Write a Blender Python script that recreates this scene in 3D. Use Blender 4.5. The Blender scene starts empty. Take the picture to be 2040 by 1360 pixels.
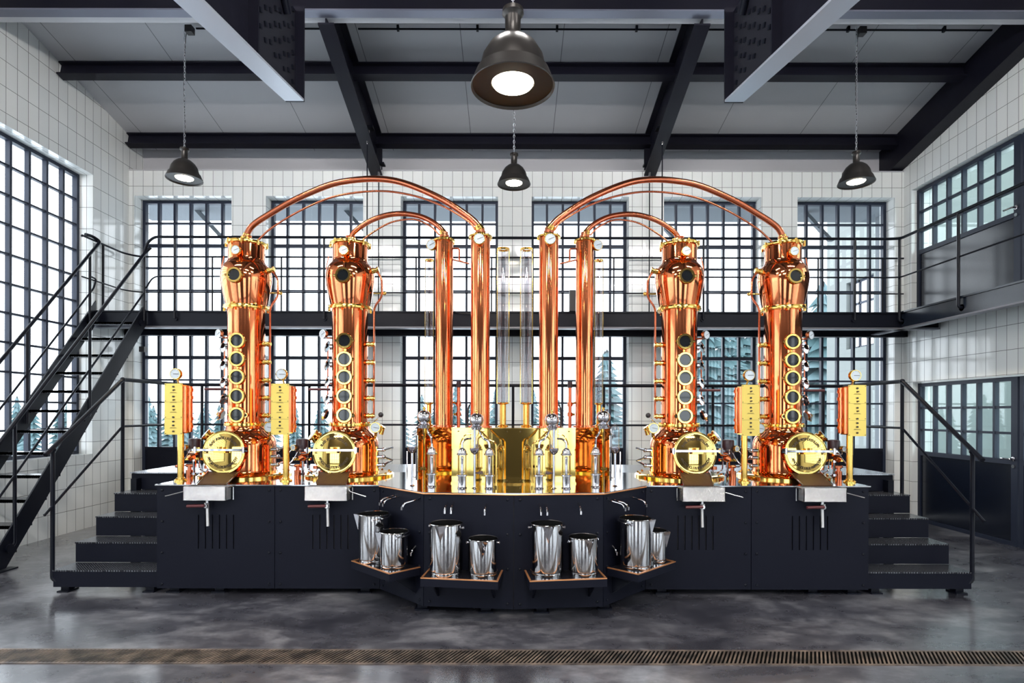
import bpy, math, random
from mathutils import Vector, Matrix
random.seed(7)
PI = math.pi
C = bpy.context.scene.collection
F = 1133.3
CX, CY, EYE = 1018.0, 823.0, 1.6

# ------------------------------------------------------------------ helpers
class MB:
    def __init__(s, M=None):
        s.v = []; s.f = []; s.M = M or Matrix.Identity(4)
    def add(s, vs, fs):
        n = len(s.v)
        s.v += [tuple(s.M @ Vector(p)) for p in vs]
        s.f += [tuple(i + n for i in f) for f in fs]
        return s
    def box(s, x0, x1, y0, y1, z0, z1):
        vs = [(x0,y0,z0),(x1,y0,z0),(x1,y1,z0),(x0,y1,z0),(x0,y0,z1),(x1,y0,z1),(x1,y1,z1),(x0,y1,z1)]
        return s.add(vs, [(0,3,2,1),(4,5,6,7),(0,1,5,4),(1,2,6,5),(2,3,7,6),(3,0,4,7)])
    def prism(s, poly, z0, z1, axis='z'):
        def m(a, b, c):
            return (a,b,c) if axis == 'z' else ((a,c,b) if axis == 'y' else (c,a,b))
        n = len(poly)
        vs = [m(p[0],p[1],z0) for p in poly] + [m(p[0],p[1],z1) for p in poly]
        fs = [tuple(reversed(range(n))), tuple(range(n, 2*n))] + [(i,(i+1)%n,(i+1)%n+n,i+n) for i in range(n)]
        ar = sum(poly[i][0]*poly[(i+1)%n][1]-poly[(i+1)%n][0]*poly[i][1] for i in range(n))
        flip = (ar < 0) ^ (axis == 'y') ^ (z1 < z0)
        if flip: fs = [tuple(reversed(f)) for f in fs]
        return s.add(vs, fs)
    def lathe(s, prof, n=32, M=None, cap=True):
        M = M or Matrix.Identity(4)
        vs = []; fs = []
        for (r, z) in prof:
            for k in range(n):
                a = 2*PI*k/n
                vs.append(tuple(M @ Vector((r*math.cos(a), r*math.sin(a), z))))
        for i in range(len(prof)-1):
            for k in range(n):
                fs.append((i*n+k, i*n+(k+1)%n, (i+1)*n+(k+1)%n, (i+1)*n+k))
        if cap:
            if prof[0][0] > 1e-5: fs.append(tuple(reversed(range(n))))
            if prof[-1][0] > 1e-5: fs.append(tuple(range((len(prof)-1)*n, len(prof)*n)))
        return s.add(vs, fs)
    def cyl(s, p0, p1, r, n=16, r1=None):
        p0 = Vector(p0); p1 = Vector(p1); d = p1-p0
        q = Vector((0,0,1)).rotation_difference(d.normalized()).to_matrix().to_4x4()
        return s.lathe([(r,0),(r if r1 is None else r1, d.length)], n, Matrix.Translation(p0) @ q)
    def ball(s, c, r, n=14, sz=1.0):
        prof = [(max(1e-6, r*math.sin(PI*i/n)), -r*sz*math.cos(PI*i/n)) for i in range(n+1)]
        return s.lathe(prof, n*2, Matrix.Translation(Vector(c)), cap=False)
    def tube(s, pts, r, n=10, closed=False):
        pts = [Vector(p) for p in pts]; N = len(pts)
        vs = []; fs = []; prev = None
        for i, p in enumerate(pts):
            if closed: t = (pts[(i+1)%N]-pts[i-1]).normalized()
            else: t = (pts[min(i+1,N-1)]-pts[max(i-1,0)]).normalized()
            if prev is None:
                a = Vector((0,0,1)) if abs(t.z) < .9 else Vector((1,0,0))
                u = t.cross(a).normalized()
            else:
                u = (prev - t*prev.dot(t)).normalized()
            prev = u; w = t.cross(u)
            for k in range(n):
                a = 2*PI*k/n
                vs.append(tuple(p + u*math.cos(a)*r + w*math.sin(a)*r))
        for i in range(N if closed else N-1):
            j = (i+1) % N
            for k in range(n):
                fs.append((i*n+k, i*n+(k+1)%n, j*n+(k+1)%n, j*n+k))
        if not closed:
            fs.append(tuple(reversed(range(n)))); fs.append(tuple(range((N-1)*n, N*n)))
        return s.add(vs, fs)
    def build(s, name, mat, parent=None, sharp=35, smooth=True):
        me = bpy.data.meshes.new(name)
        me.from_pydata(s.v, [], s.f)
        me.materials.append(mat)
        if smooth:
            me.polygons.foreach_set('use_smooth', [True]*len(me.polygons))
            me.update()
            try: me.set_sharp_from_angle(angle=math.radians(sharp))
            except Exception: pass
        o = bpy.data.objects.new(name, me); C.objects.link(o)
        if parent is not None: o.parent = parent
        return o

def T(x, y, z): return Matrix.Translation((x, y, z))
def RX(a): return Matrix.Rotation(a, 4, 'X')
def RY(a): return Matrix.Rotation(a, 4, 'Y')
def RZ(a): return Matrix.Rotation(a, 4, 'Z')

def crv(pts, sub=8):                      # Catmull-Rom through points
    P = [Vector(p) for p in pts]
    P = [P[0]*2-P[1]] + P + [P[-1]*2-P[-2]]
    out = []
    for i in range(1, len(P)-2):
        a, b, c, d = P[i-1], P[i], P[i+1], P[i+2]
        for k in range(sub):
            t = k/sub
            out.append(.5*((2*b)+(c-a)*t+(2*a-5*b+4*c-d)*t*t+(3*b-a-3*c+d)*t**3))
    out.append(P[-2])
    return out

def fillet(pts, r=.06, n=5):              # polyline with rounded corners
    P = [Vector(p) for p in pts]; out = [P[0]]
    for i in range(1, len(P)-1):
        a = (P[i-1]-P[i]); b = (P[i+1]-P[i])
        d = min(r, a.length*.45, b.length*.45)
        p0 = P[i]+a.normalized()*d; p1 = P[i]+b.normalized()*d
        for k in range(n+1):
            t = k/n
            out.append(p0*(1-t)**2 + P[i]*2*t*(1-t) + p1*t*t)
    out.append(P[-1])
    return out

def tag(o, label=None, cat=None, group=None, kind=None):
    if label: o['label'] = label
    if cat: o['category'] = cat
    if group: o['group'] = group
    if kind: o['kind'] = kind
    return o

def thing(name, label, cat, loc=(0,0,0), rz=0, group=None):
    o = bpy.data.objects.new(name, None); C.objects.link(o)
    o.empty_display_size = .1
    o.location = loc; o.rotation_euler = (0,0,rz)
    return tag(o, label, cat, group)

def setting(name, label=None):
    o = bpy.data.objects.new(name, None); C.objects.link(o)
    return tag(o, label, None, None, 'structure')

def copy_tree(o, parent=None):
    c = o.copy(); C.objects.link(c)
    c.parent = parent
    for ch in list(o.children): copy_tree(ch, c)
    return c

# ------------------------------------------------------------------ materials
def mat(name, col, rough=.5, metal=0.0, spec=.5, **kw):
    m = bpy.data.materials.new(name); m.use_nodes = True
    b = m.node_tree.nodes['Principled BSDF']
    b.inputs['Base Color'].default_value = (*col, 1)
    b.inputs['Roughness'].default_value = rough
    b.inputs['Metallic'].default_value = metal
    b.inputs['Specular IOR Level'].default_value = spec
    for k, v in kw.items():
        b.inputs[k].default_value = v
    return m

def nodes(m):
    nt = m.node_tree
    return nt, nt.nodes, nt.links, nt.nodes['Principled BSDF']

def noise_rough(m, scale, lo, hi, colvar=None, bump=0):
    nt, N, L, b = nodes(m)
    tc = N.new('ShaderNodeTexCoord'); nz = N.new('ShaderNodeTexNoise')
    nz.inputs['Scale'].default_value = scale; nz.inputs['Detail'].default_value = 5
    L.new(tc.outputs['Object'], nz.inputs['Vector'])
    mr = N.new('ShaderNodeMapRange')
    mr.inputs['From Min'].default_value = .3; mr.inputs['From Max'].default_value = .7
    mr.inputs['To Min'].default_value = lo; mr.inputs['To Max'].default_value = hi
    L.new(nz.outputs['Fac'], mr.inputs['Value']); L.new(mr.outputs['Result'], b.inputs['Roughness'])
    if colvar:
        cr = N.new('ShaderNodeValToRGB')
        cr.color_ramp.elements[0].position = .35; cr.color_ramp.elements[1].position = .65
        cr.color_ramp.elements[0].color = (*colvar[0], 1); cr.color_ramp.elements[1].color = (*colvar[1], 1)
        L.new(nz.outputs['Fac'], cr.inputs['Fac']); L.new(cr.outputs['Color'], b.inputs['Base Color'])
    if bump:
        bp = N.new('ShaderNodeBump'); bp.inputs['Strength'].default_value = bump; bp.inputs['Distance'].default_value = .01
        L.new(nz.outputs['Fac'], bp.inputs['Height']); L.new(bp.outputs['Normal'], b.inputs['Normal'])
    return m

COPPER = noise_rough(mat('copper', (.80,.23,.09), .1, 1.0), 3.0, .05, .11, ((.74,.20,.075),(.82,.26,.11)))
COPPER_D = mat('copper_pipe', (.66,.20,.10), .18, 1.0)
BRASS = noise_rough(mat('brass', (.88,.56,.14), .12, 1.0), 4.0, .08, .16)
BRASS_L = mat('brass_polished', (.80,.56,.16), .06, 1.0)
BRASS_F = mat('brass_face', (.70,.51,.13), .36, 1.0)
DOORP = mat('door_enamel', (.006,.009,.018), .2, spec=.6)
STEEL = mat('stainless', (.62,.62,.63), .10, 1.0)
CHROME = mat('chrome', (.58,.57,.60), .06, 1.0)
BLACK = noise_rough(mat('black_steel', (.005,.006,.011), .38, spec=.16), 2.5, .30, .42)
PANEL = noise_rough(mat('dark_panel', (.005,.006,.013), .5, spec=.16), 1.7, .45, .58)
BEAM = noise_rough(mat('beam_steel', (.006,.006,.012), .45, spec=.22), 3.0, .36, .5)
FRAME = mat('window_frame', (.016,.022,.042), .45, spec=.3)  # blue lift in the colour stands in for glare around the bars
PLASTER = mat('plaster', (.50,.49,.51), .85)
IRON = mat('lamp_enamel', (.05,.045,.042), .32, .6)
RUBBER = mat('dark_rubber', (.02,.018,.02), .5)
MAROON = mat('maroon_grip', (.10,.02,.022), .35)
MOTOR = mat('motor_enamel', (.035,.014,.020), .4)
DIAL = mat('dial_face', (.62,.68,.72), .3)
DARKGLASS = mat('sight_glass', (.01,.012,.014), .04)
WOODTRIM = mat('copper_trim', (.75,.33,.14), .35, .7)
CHAIN = mat('galvanised_chain', (.6,.62,.66), .35, 1.0)
WHITE_STEEL = mat('white_pipe', (.75,.74,.73), .3, .5)
INK = mat('engraving', (.06,.035,.01), .5)
PURLIN = BEAM

def lens_mat():
    m = bpy.data.materials.new('lamp_lens'); m.use_nodes = True
    nt, N, L, b = nodes(m)
    b.inputs['Base Color'].default_value = (.9,.9,.85,1)
    b.inputs['Emission Color'].default_value = (1,.86,.62,1)
    b.inputs['Emission Strength'].default_value = 30
    return m
LENS = lens_mat()

TUBE = mat('lit_tube', (.9,.9,.9), .4)
TUBE.node_tree.nodes['Principled BSDF'].inputs['Emission Color'].default_value = (1,.97,.95,1)
TUBE.node_tree.nodes['Principled BSDF'].inputs['Emission Strength'].default_value = 95
def glass_mat(name, tint=(1,1,1), refl=1.0, ior=1.5, power=5):
    m = bpy.data.materials.new(name); m.use_nodes = True
    nt = m.node_tree; N = nt.nodes; L = nt.links
    N.clear()
    out = N.new('ShaderNodeOutputMaterial'); mx = N.new('ShaderNodeMixShader')
    tr = N.new('ShaderNodeBsdfTransparent'); tr.inputs['Color'].default_value = (*tint, 1)
    gl = N.new('ShaderNodeBsdfGlossy'); gl.inputs['Roughness'].default_value = .02
    lw = N.new('ShaderNodeLayerWeight'); lw.inputs['Blend'].default_value = .5
    pw_ = N.new('ShaderNodeMath'); pw_.operation = 'POWER'; pw_.inputs[1].default_value = power; L.new(lw.outputs['Facing'], pw_.inputs[0])
    fr = N.new('ShaderNodeMath'); fr.operation = 'MULTIPLY_ADD'; fr.inputs[1].default_value = .9; fr.inputs[2].default_value = ((ior-1)/(ior+1))**2
    L.new(pw_.outputs[0], fr.inputs[0])
    L.new(fr.outputs[0], mx.inputs[0]); L.new(tr.outputs[0], mx.inputs[1]); L.new(gl.outputs[0], mx.inputs[2])
    L.new(mx.outputs[0], out.inputs[0])
    return m
GLASS = glass_mat('window_glass', (.97,.99,1.0), ior=1.45)
TINTGLASS = glass_mat('green_door_glass', (.84,.92,.91), ior=1.55)
VGLASS = glass_mat('vessel_glass', (.90,.91,.93), ior=1.7, power=2.6)

GREYGLASS = glass_mat('grey_glass', (.74,.75,.78), ior=1.5, power=3.0)
def tile_mat():
    m = mat('white_tiles', (.7,.7,.68), .12)
    nt, N, L, b = nodes(m)
    tc = N.new('ShaderNodeTexCoord'); sp = N.new('ShaderNodeSeparateXYZ'); L.new(tc.outputs['Object'], sp.inputs[0])
    ge = N.new('ShaderNodeNewGeometry'); sn = N.new('ShaderNodeSeparateXYZ'); L.new(ge.outputs['True Normal'], sn.inputs[0])
    def absgt(o):
        a = N.new('ShaderNodeMath'); a.operation = 'ABSOLUTE'; L.new(o, a.inputs[0])
        g = N.new('ShaderNodeMath'); g.operation = 'GREATER_THAN'; g.inputs[1].default_value = .5; L.new(a.outputs[0], g.inputs[0]); return g.outputs[0]
    gx, gz = absgt(sn.outputs['X']), absgt(sn.outputs['Z'])
    def mixf(f, a, bb):
        x = N.new('ShaderNodeMix'); x.data_type = 'FLOAT'; L.new(f, x.inputs[0]); L.new(a, x.inputs[2]); L.new(bb, x.inputs[3]); return x.outputs[0]
    u = mixf(gx, sp.outputs['X'], sp.outputs['Y']); v = mixf(gz, sp.outputs['Z'], sp.outputs['Y'])
    cb = N.new('ShaderNodeCombineXYZ'); L.new(u, cb.inputs[0]); L.new(v, cb.inputs[1])
    mp = N.new('ShaderNodeMapping'); mp.inputs['Location'].default_value = (5.50+15.32, -5.07+29.87, 0); L.new(cb.outputs[0], mp.inputs[0])
    br = N.new('ShaderNodeTexBrick'); br.offset = 0; br.squash = 1
    br.inputs['Color1'].default_value = (.80,.81,.79,1); br.inputs['Color2'].default_value = (.86,.86,.83,1)
    br.inputs['Mortar'].default_value = (.16,.16,.15,1); br.inputs['Scale'].default_value = 1
    br.inputs['Mortar Size'].default_value = .0032; br.inputs['Mortar Smooth'].default_value = .1
    br.inputs['Brick Width'].default_value = .1532; br.inputs['Row Height'].default_value = .2987
    L.new(mp.outputs[0], br.inputs['Vector']); L.new(br.outputs['Color'], b.inputs['Base Color'])
    mr = N.new('ShaderNodeMapRange'); mr.inputs['To Min'].default_value = .10; mr.inputs['To Max'].default_value = .6
    L.new(br.outputs['Fac'], mr.inputs['Value']); L.new(mr.outputs['Result'], b.inputs['Roughness'])
    bp = N.new('ShaderNodeBump'); bp.invert = True; bp.inputs['Strength'].default_value = .4; bp.inputs['Distance'].default_value = .004
    L.new(br.outputs['Fac'], bp.inputs['Height'])
    nz = N.new('ShaderNodeTexNoise'); nz.inputs['Scale'].default_value = 5; L.new(tc.outputs['Object'], nz.inputs['Vector'])
    b2 = N.new('ShaderNodeBump'); b2.inputs['Strength'].default_value = .12; b2.inputs['Distance'].default_value = .01
    L.new(nz.outputs['Fac'], b2.inputs['Height']); L.new(bp.outputs['Normal'], b2.inputs['Normal']); L.new(b2.outputs['Normal'], b.inputs['Normal'])
    return m
TILE = tile_mat()

def floor_mat():
    m = mat('polished_concrete', (.06,.06,.07), .25, spec=.9)
    nt, N, L, b = nodes(m)
    tc = N.new('ShaderNodeTexCoord')
    mp = N.new('ShaderNodeMapping'); mp.inputs['Scale'].default_value = (.7,1.1,1); L.new(tc.outputs['Object'], mp.inputs[0])
    n1 = N.new('ShaderNodeTexNoise'); n1.inputs['Scale'].default_value = 1.5; n1.inputs['Detail'].default_value = 10; n1.inputs['Roughness'].default_value = .66; n1.inputs['Distortion'].default_value = .25
    n2 = N.new('ShaderNodeTexNoise'); n2.inputs['Scale'].default_value = 11; n2.inputs['Detail'].default_value = 7; n2.inputs['Roughness'].default_value = .7
    L.new(mp.outputs[0], n1.inputs['Vector']); L.new(mp.outputs[0], n2.inputs['Vector'])
    ad = N.new('ShaderNodeMath'); ad.operation = 'MULTIPLY_ADD'; ad.inputs[1].default_value = .35
    L.new(n2.outputs['Fac'], ad.inputs[0]); L.new(n1.outputs['Fac'], ad.inputs[2])
    cr = N.new('ShaderNodeValToRGB'); e = cr.color_ramp.elements
    e[0].position = .52; e[0].color = (.026,.026,.034,1); e[1].position = .84; e[1].color = (.20,.20,.22,1)
    k = e.new(.68); k.color = (.066,.066,.080,1)
    L.new(ad.outputs[0], cr.inputs['Fac']); L.new(cr.outputs['Color'], b.inputs['Base Color'])
    b.inputs['Coat Weight'].default_value = 1.0; b.inputs['Coat Roughness'].default_value = .19
    mr = N.new('ShaderNodeMapRange'); mr.inputs['From Min'].default_value = .35; mr.inputs['From Max'].default_value = .65
    mr.inputs['To Min'].default_value = .20; mr.inputs['To Max'].default_value = .42
    L.new(n1.outputs['Fac'], mr.inputs['Value']); L.new(mr.outputs['Result'], b.inputs['Roughness'])
    return m
FLOOR = floor_mat()

def ceil_mat():
    m = mat('ceiling_boards', (.40,.40,.42), .8)
    nt, N, L, b = nodes(m)
    tc = N.new('ShaderNodeTexCoord'); sp = N.new('ShaderNodeSeparateXYZ'); L.new(tc.outputs['Object'], sp.inputs[0])
    a = N.new('ShaderNodeMath'); a.operation = 'ADD'; a.inputs[1].default_value = 13.19; L.new(sp.outputs['X'], a.inputs[0])
    w = N.new('ShaderNodeMath'); w.operation = 'MODULO'; w.inputs[1].default_value = 1.256; L.new(a.outputs[0], w.inputs[0])
    g = N.new('ShaderNodeMath'); g.operation = 'LESS_THAN'; g.inputs[1].default_value = .009; L.new(w.outputs[0], g.inputs[0])
    mx = N.new('ShaderNodeMix'); mx.data_type = 'RGBA'; mx.inputs[6].default_value = (.50,.50,.52,1); mx.inputs[7].default_value = (.16,.16,.17,1)
    L.new(g.outputs[0], mx.inputs[0]); L.new(mx.outputs[2], b.inputs['Base Color'])
    return m
CEIL = ceil_mat()

def diamond_mat(a=(.16,.17,.19,1), b_=(.02,.021,.028,1), metal=.5):
    m = mat('diamond_plate', (.03,.032,.04), .25, metal)
    nt, N, L, b = nodes(m)
    tc = N.new('ShaderNodeTexCoord')
    mp = N.new('ShaderNodeMapping'); mp.inputs['Rotation'].default_value = (0,0,PI/4); L.new(tc.outputs['Object'], mp.inputs[0])
    ck = N.new('ShaderNodeTexBrick'); ck.offset = .5; ck.inputs['Scale'].default_value = 1
    ck.inputs['Brick Width'].default_value = .045; ck.inputs['Row Height'].default_value = .016; ck.inputs['Mortar Size'].default_value = .005
    L.new(mp.outputs[0], ck.inputs['Vector'])
    bp = N.new('ShaderNodeBump'); bp.invert = True; bp.inputs['Strength'].default_value = .7; bp.inputs['Distance'].default_value = .004
    L.new(ck.outputs['Fac'], bp.inputs['Height']); L.new(bp.outputs['Normal'], b.inputs['Normal'])
    mx = N.new('ShaderNodeMix'); mx.data_type = 'RGBA'; mx.inputs[6].default_value = a; mx.inputs[7].default_value = b_
    L.new(ck.outputs['Fac'], mx.inputs[0]); L.new(mx.outputs[2], b.inputs['Base Color'])
    return m
DIAMOND = diamond_mat()
DECKM = diamond_mat((.6,.62,.66,1),(.36,.38,.42,1),1.0)
WORKTOP = mat('worktop_steel', (.62,.63,.66), .10, 1.0)

def swirl_mat():
    m = mat('swirl_brushed_steel', (.75,.75,.76), .22, 1.0)
    nt, N, L, b = nodes(m)
    tc = N.new('ShaderNodeTexCoord'); mp = N.new('ShaderNodeMapping'); mp.inputs['Scale'].default_value = (30,30,30); L.new(tc.outputs['Object'], mp.inputs[0])
    vo = N.new('ShaderNodeTexVoronoi'); vo.inputs['Randomness'].default_value = .15; L.new(mp.outputs[0], vo.inputs['Vector'])
    wv = N.new('ShaderNodeMath'); wv.operation = 'SINE'
    ml = N.new('ShaderNodeMath'); ml.operation = 'MULTIPLY'; ml.inputs[1].default_value = 16; L.new(vo.outputs['Distance'], ml.inputs[0]); L.new(ml.outputs[0], wv.inputs[0])
    bp = N.new('ShaderNodeBump'); bp.inputs['Strength'].default_value = .5; bp.inputs['Distance'].default_value = .004
    L.new(wv.outputs[0], bp.inputs['Height']); L.new(bp.outputs['Normal'], b.inputs['Normal'])
    return m
SWIRL = swirl_mat()

def chute_mat():
    m = mat('ribbed_bronze', (.07,.030,.012), .5, 0, .2)
    nt, N, L, b = nodes(m)
    tc = N.new('ShaderNodeTexCoord'); wv = N.new('ShaderNodeTexWave'); wv.inputs['Scale'].default_value = 22; wv.inputs['Distortion'].default_value = 1.5
    L.new(tc.outputs['Object'], wv.inputs['Vector'])
    bp = N.new('ShaderNodeBump'); bp.inputs['Strength'].default_value = .6; bp.inputs['Distance'].default_value = .004
    L.new(wv.outputs['Fac'], bp.inputs['Height']); L.new(bp.outputs['Normal'], b.inputs['Normal'])
    return m
CHUTE = chute_mat()

def drain_mat():
    m = noise_rough(mat('drain_iron', (.10,.085,.075), .5, .7), 9, .35, .6, ((.10,.085,.08),(.28,.22,.18)))
    return m
DRAIN = drain_mat()

def tree_mat():
    m = mat('snowy_conifer', (.02,.05,.05), .8)
    nt, N, L, b = nodes(m)
    tc = N.new('ShaderNodeTexCoord'); nz = N.new('ShaderNodeTexNoise'); nz.inputs['Scale'].default_value = 2.2; nz.inputs['Detail'].default_value = 6
    L.new(tc.outputs['Object'], nz.inputs['Vector'])
    cr = N.new('ShaderNodeValToRGB'); e = cr.color_ramp.elements
    e[0].position = .45; e[0].color = (.050,.105,.115,1); e[1].position = .66; e[1].color = (.20,.28,.31,1)
    L.new(nz.outputs['Fac'], cr.inputs['Fac']); L.new(cr.outputs['Color'], b.inputs['Base Color'])
    return m
TREE = tree_mat()
SNOW = mat('snow', (.75,.79,.83), .8)
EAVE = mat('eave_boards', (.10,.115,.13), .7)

# ------------------------------------------------------------------ room shell
XL, XR, YB, YP, YF = -5.87, 6.02, 8.73, 9.07, -3.5
RIDGE_Y = 3.2
def roof_z(y): return 5.78 + .215*(YP-y) if y > RIDGE_Y else 5.78 + .215*(YP-RIDGE_Y) - .215*(RIDGE_Y-y)

def wall_grid(u0, u1, v0, v1, holes):
    us = sorted({u0, u1, *[h[0] for h in holes], *[h[1] for h in holes]})
    vs = sorted({v0, v1, *[h[2] for h in holes], *[h[3] for h in holes]})
    for i in range(len(us)-1):
        run = None
        for j in range(len(vs)-1):
            cu, cv = (us[i]+us[i+1])/2, (vs[j]+vs[j+1])/2
            if any(h[0] < cu < h[1] and h[2] < cv < h[3] for h in holes):
                if run is not None: yield us[i], us[i+1], run, vs[j]; run = None
            elif run is None: run = vs[j]
        if run is not None: yield us[i], us[i+1], run, vs[-1]

m = MB(); m.box(XL-.4, XR+.4, YF-.4, YP+.4, -.2, 0)
tag(m.build('floor', FLOOR), kind='structure')

WZ0, WZ1 = 0.0, 4.925
WX = [-5.79, -3.77, -1.70, .31, 2.34, 4.39]
WW = 1.494
m = MB()
for a, b, c, d in wall_grid(XL, XR, 0, 5.31, [(x, x+WW, WZ0, WZ1) for x in WX]):
    m.box(a, b, YB, YB+.36, c, d)
tag(m.build('wall_back', TILE, smooth=False), kind='structure')
m = MB(); m.box(XL, XR, YP, YP+.3, 5.31, roof_z(YP)+.1)
tag(m.build('wall_back_upper', PLASTER), kind='structure').name = 'trim_1'
# white tiled ledge on top of the tile wall
m = MB(); m.box(XL+.002, XR-.002, YB-.012, YP, 5.31, 5.325)
tag(m.build('trim_2', PLASTER), kind='structure')

LW = (4.45, 7.98, 1.02, 4.93)
LW2 = (-2.2, 3.2, .6, 3.9)  # unseen second window, added for light and reflections
m = MB()
gable = lambda y: roof_z(y)+.1
for a, b, c, d in wall_grid(YF, YP, 0, 5.5, [LW, LW2]):
    m.box(XL-.36, XL, a, b, c, d)
m.prism([(YF,5.5),(YP,5.5),(YP,gable(YP)),(RIDGE_Y,gable(RIDGE_Y)),(YF,gable(YF))], XL-.36, XL, 'x')
tag(m.build('wall_left', TILE, smooth=False), kind='structure')

RD1 = (5.05, 8.53, 0.0, 2.075)
RD2 = (4.6, 8.56, 3.0, 4.97)
RW3 = (-2.2, 3.0, .6, 3.9)  # unseen opening, sized to suit the light and reflections
m = MB()
for a, b, c, d in wall_grid(YF, YP, 0, 5.5, [RD1, RD2, RW3]):
    m.box(XR, XR+.36, a, b, c, d)
m.prism([(YF,5.5),(YP,5.5),(YP,gable(YP)),(RIDGE_Y,gable(RIDGE_Y)),(YF,gable(YF))], XR, XR+.36, 'x')
tag(m.build('wall_right', TILE, smooth=False), kind='structure')

FW = [(-5.3,-3.3,.1,3.3),(-1.0,1.0,.1,2.7),(3.3,5.3,.1,3.3)]  # unseen openings, placed to give bright stripes in the metal
m = MB()
for a, b, c, d in wall_grid(XL, XR, 0, roof_z(YF)+.05, FW):
    m.box(a, b, YF-.36, YF, c, d)
tag(m.build('wall_front', mat('unseen_dark_wall',(.05,.045,.045),.8), smooth=False), kind='structure')  # unseen wall, made dark to put contrast into the copper reflections

# roof: two sloping planes
m = MB()
m.prism([(YP+.0, roof_z(YP)), (RIDGE_Y, roof_z(RIDGE_Y)), (YF, roof_z(YF)), (YF, roof_z(YF)+.12), (RIDGE_Y, roof_z(RIDGE_Y)+.12), (YP, roof_z(YP)+.12)], XL, XR, 'x')
tag(m.build('ceiling', CEIL), kind='structure')

# dark boarding added out of view so the copper and lids reflect darker
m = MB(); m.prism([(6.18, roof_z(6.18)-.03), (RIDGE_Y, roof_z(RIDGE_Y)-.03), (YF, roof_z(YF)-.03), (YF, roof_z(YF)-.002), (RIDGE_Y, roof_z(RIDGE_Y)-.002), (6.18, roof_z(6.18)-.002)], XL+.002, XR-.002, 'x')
tag(m.build('ceiling', mat('added_dark_boards',(.07,.06,.055),.7)), kind='structure')

# ------------------------------------------------------------------ windows
def window(name, M, w, z0, z1, cols, rows, panel_h=0, thick=(), glass=GLASS):
    """local frame: x along the wall, y outwards, z up"""
    root = setting(name)
    fr = MB(M); t = .045
    fr.box(0,t,0,.07,z0,z1); fr.box(w-t,w,0,.07,z0,z1); fr.box(t,w-t,0,.07,z1-t,z1); fr.box(t,w-t,0,.07,z0,z0+t)
    fr.build('window_frame', FRAME, root)
    zb = z0+panel_h
    if panel_h:
        MB(M).box(t,w-t,.015,.05,z0+t,zb).box(t,w-t,.0,.07,zb,zb+.05).build('lower_panel', PANEL, root)
        zb += .05
    g = MB(M)
    for i in range(1, cols):
        x = w*i/cols; g.box(x-.017,x+.017,.005,.065,zb,z1-t)
    for j in range(1, rows):
        z = z1 - (z1-zb)*j/rows; hh = .026 if j in thick else .013
        g.box(t,w-t,.012,.06,z-hh,z+hh)
    g.build('glazing_bars', FRAME, root)
    MB(M).box(t,w-t,.034,.040,zb,z1-t).build('glass', glass, root)
    return root

for i, x in enumerate(WX):
    window('window_%d' % (i+1), T(x, YB+.20, 0), WW, WZ0+.01, WZ1, 6, 11, 1.0, thick=(2, 7))
# opening stays at the head of the upper sashes
M = Matrix(((0,-1,0,XL-.19),(1,0,0,LW[0]),(0,0,1,0),(0,0,0,1)))
window('window_7', M, LW[1]-LW[0], LW[2], LW[3], 13, 11, thick=(11,))
M = Matrix(((0,-1,0,XL-.19),(1,0,0,LW2[0]),(0,0,1,0),(0,0,0,1)))
window('window_8', M, LW2[1]-LW2[0], LW2[2], LW2[3], 18, 11)
M = Matrix(((0,1,0,XR+.19),(1,0,0,RW3[0]),(0,0,1,0),(0,0,0,1)))
window('window_9', M, RW3[1]-RW3[0], RW3[2], RW3[3], 18, 11)
for i, h in enumerate(FW):
    window('window_%d' % (10+i), T(h[0], YF-.2, 0), h[1]-h[0], h[2], h[3], 4, 5)

def glazed_door(name, y1, w, z0, z1, cols, rows, zpan, hy=None, hz=None, fixed=True):
    """leaf in the right wall; from y1 towards the camera"""
    root = setting(name)
    X = XR+.08
    t = .05
    f = MB(); f.box(X,X+.07,y1-t,y1,z0,z1).box(X,X+.07,y1-w,y1-w+.09,z0,z1).box(X,X+.07,y1-w+.09,y1-t,z1-t,z1).box(X,X+.07,y1-w+.09,y1-t,zpan-.03,zpan+.03).box(X,X+.07,y1-w+.09,y1-t,z0,z0+.05)
    f.build('door_frame', FRAME, root)
    MB().box(X+.02,X+.05,y1-w+.09,y1-t,z0+.05,zpan-.03).build('door_panel', DOORP, root)
    g = MB(); a, b = y1-w+.09, y1-t
    for i in range(1, cols):
        y = a+(b-a)*i/cols; g.box(X+.005,X+.065,y-.015,y+.015,zpan+.03,z1-t)
    for j in range(1, rows):
        z = zpan+.03+(z1-t-zpan-.03)*j/rows; g.box(X+.01,X+.06,a,b,z-.015,z+.015)
    g.build('glazing_bars', FRAME, root)
    MB().box(X+.034,X+.04,a,b,zpan+.03,z1-t).build('glass', TINTGLASS, root)
    if hy:
        h = MB(); h.lathe([(.026,0),(.026,.012),(.012,.014),(.012,.05)],16,T(X,hy,hz) @ RY(-PI/2)); h.tube(fillet([(X-.05,hy,hz),(X-.055,hy,hz),(X-.055,hy+.12,hz)],.02),.010)
        h.lathe([(.022,0),(.022,.012)],16,T(X,hy,hz-.09) @ RY(-PI/2))
        h.build('door_handle', CHROME, root)
    return root
glazed_door('door_1', 8.53, 1.68, .001, 2.06, 6, 3, 1.02, 6.90, 1.06)
glazed_door('door_2', 6.82, 1.68, .001, 2.06, 6, 3, 1.02)
glazed_door('door_3', 8.56, 1.74, 3.02, 4.96, 6, 3, 4.02, 6.87, 4.10)
glazed_door('door_4', 6.79, 1.74, 3.02, 4.96, 6, 3, 4.02)

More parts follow.
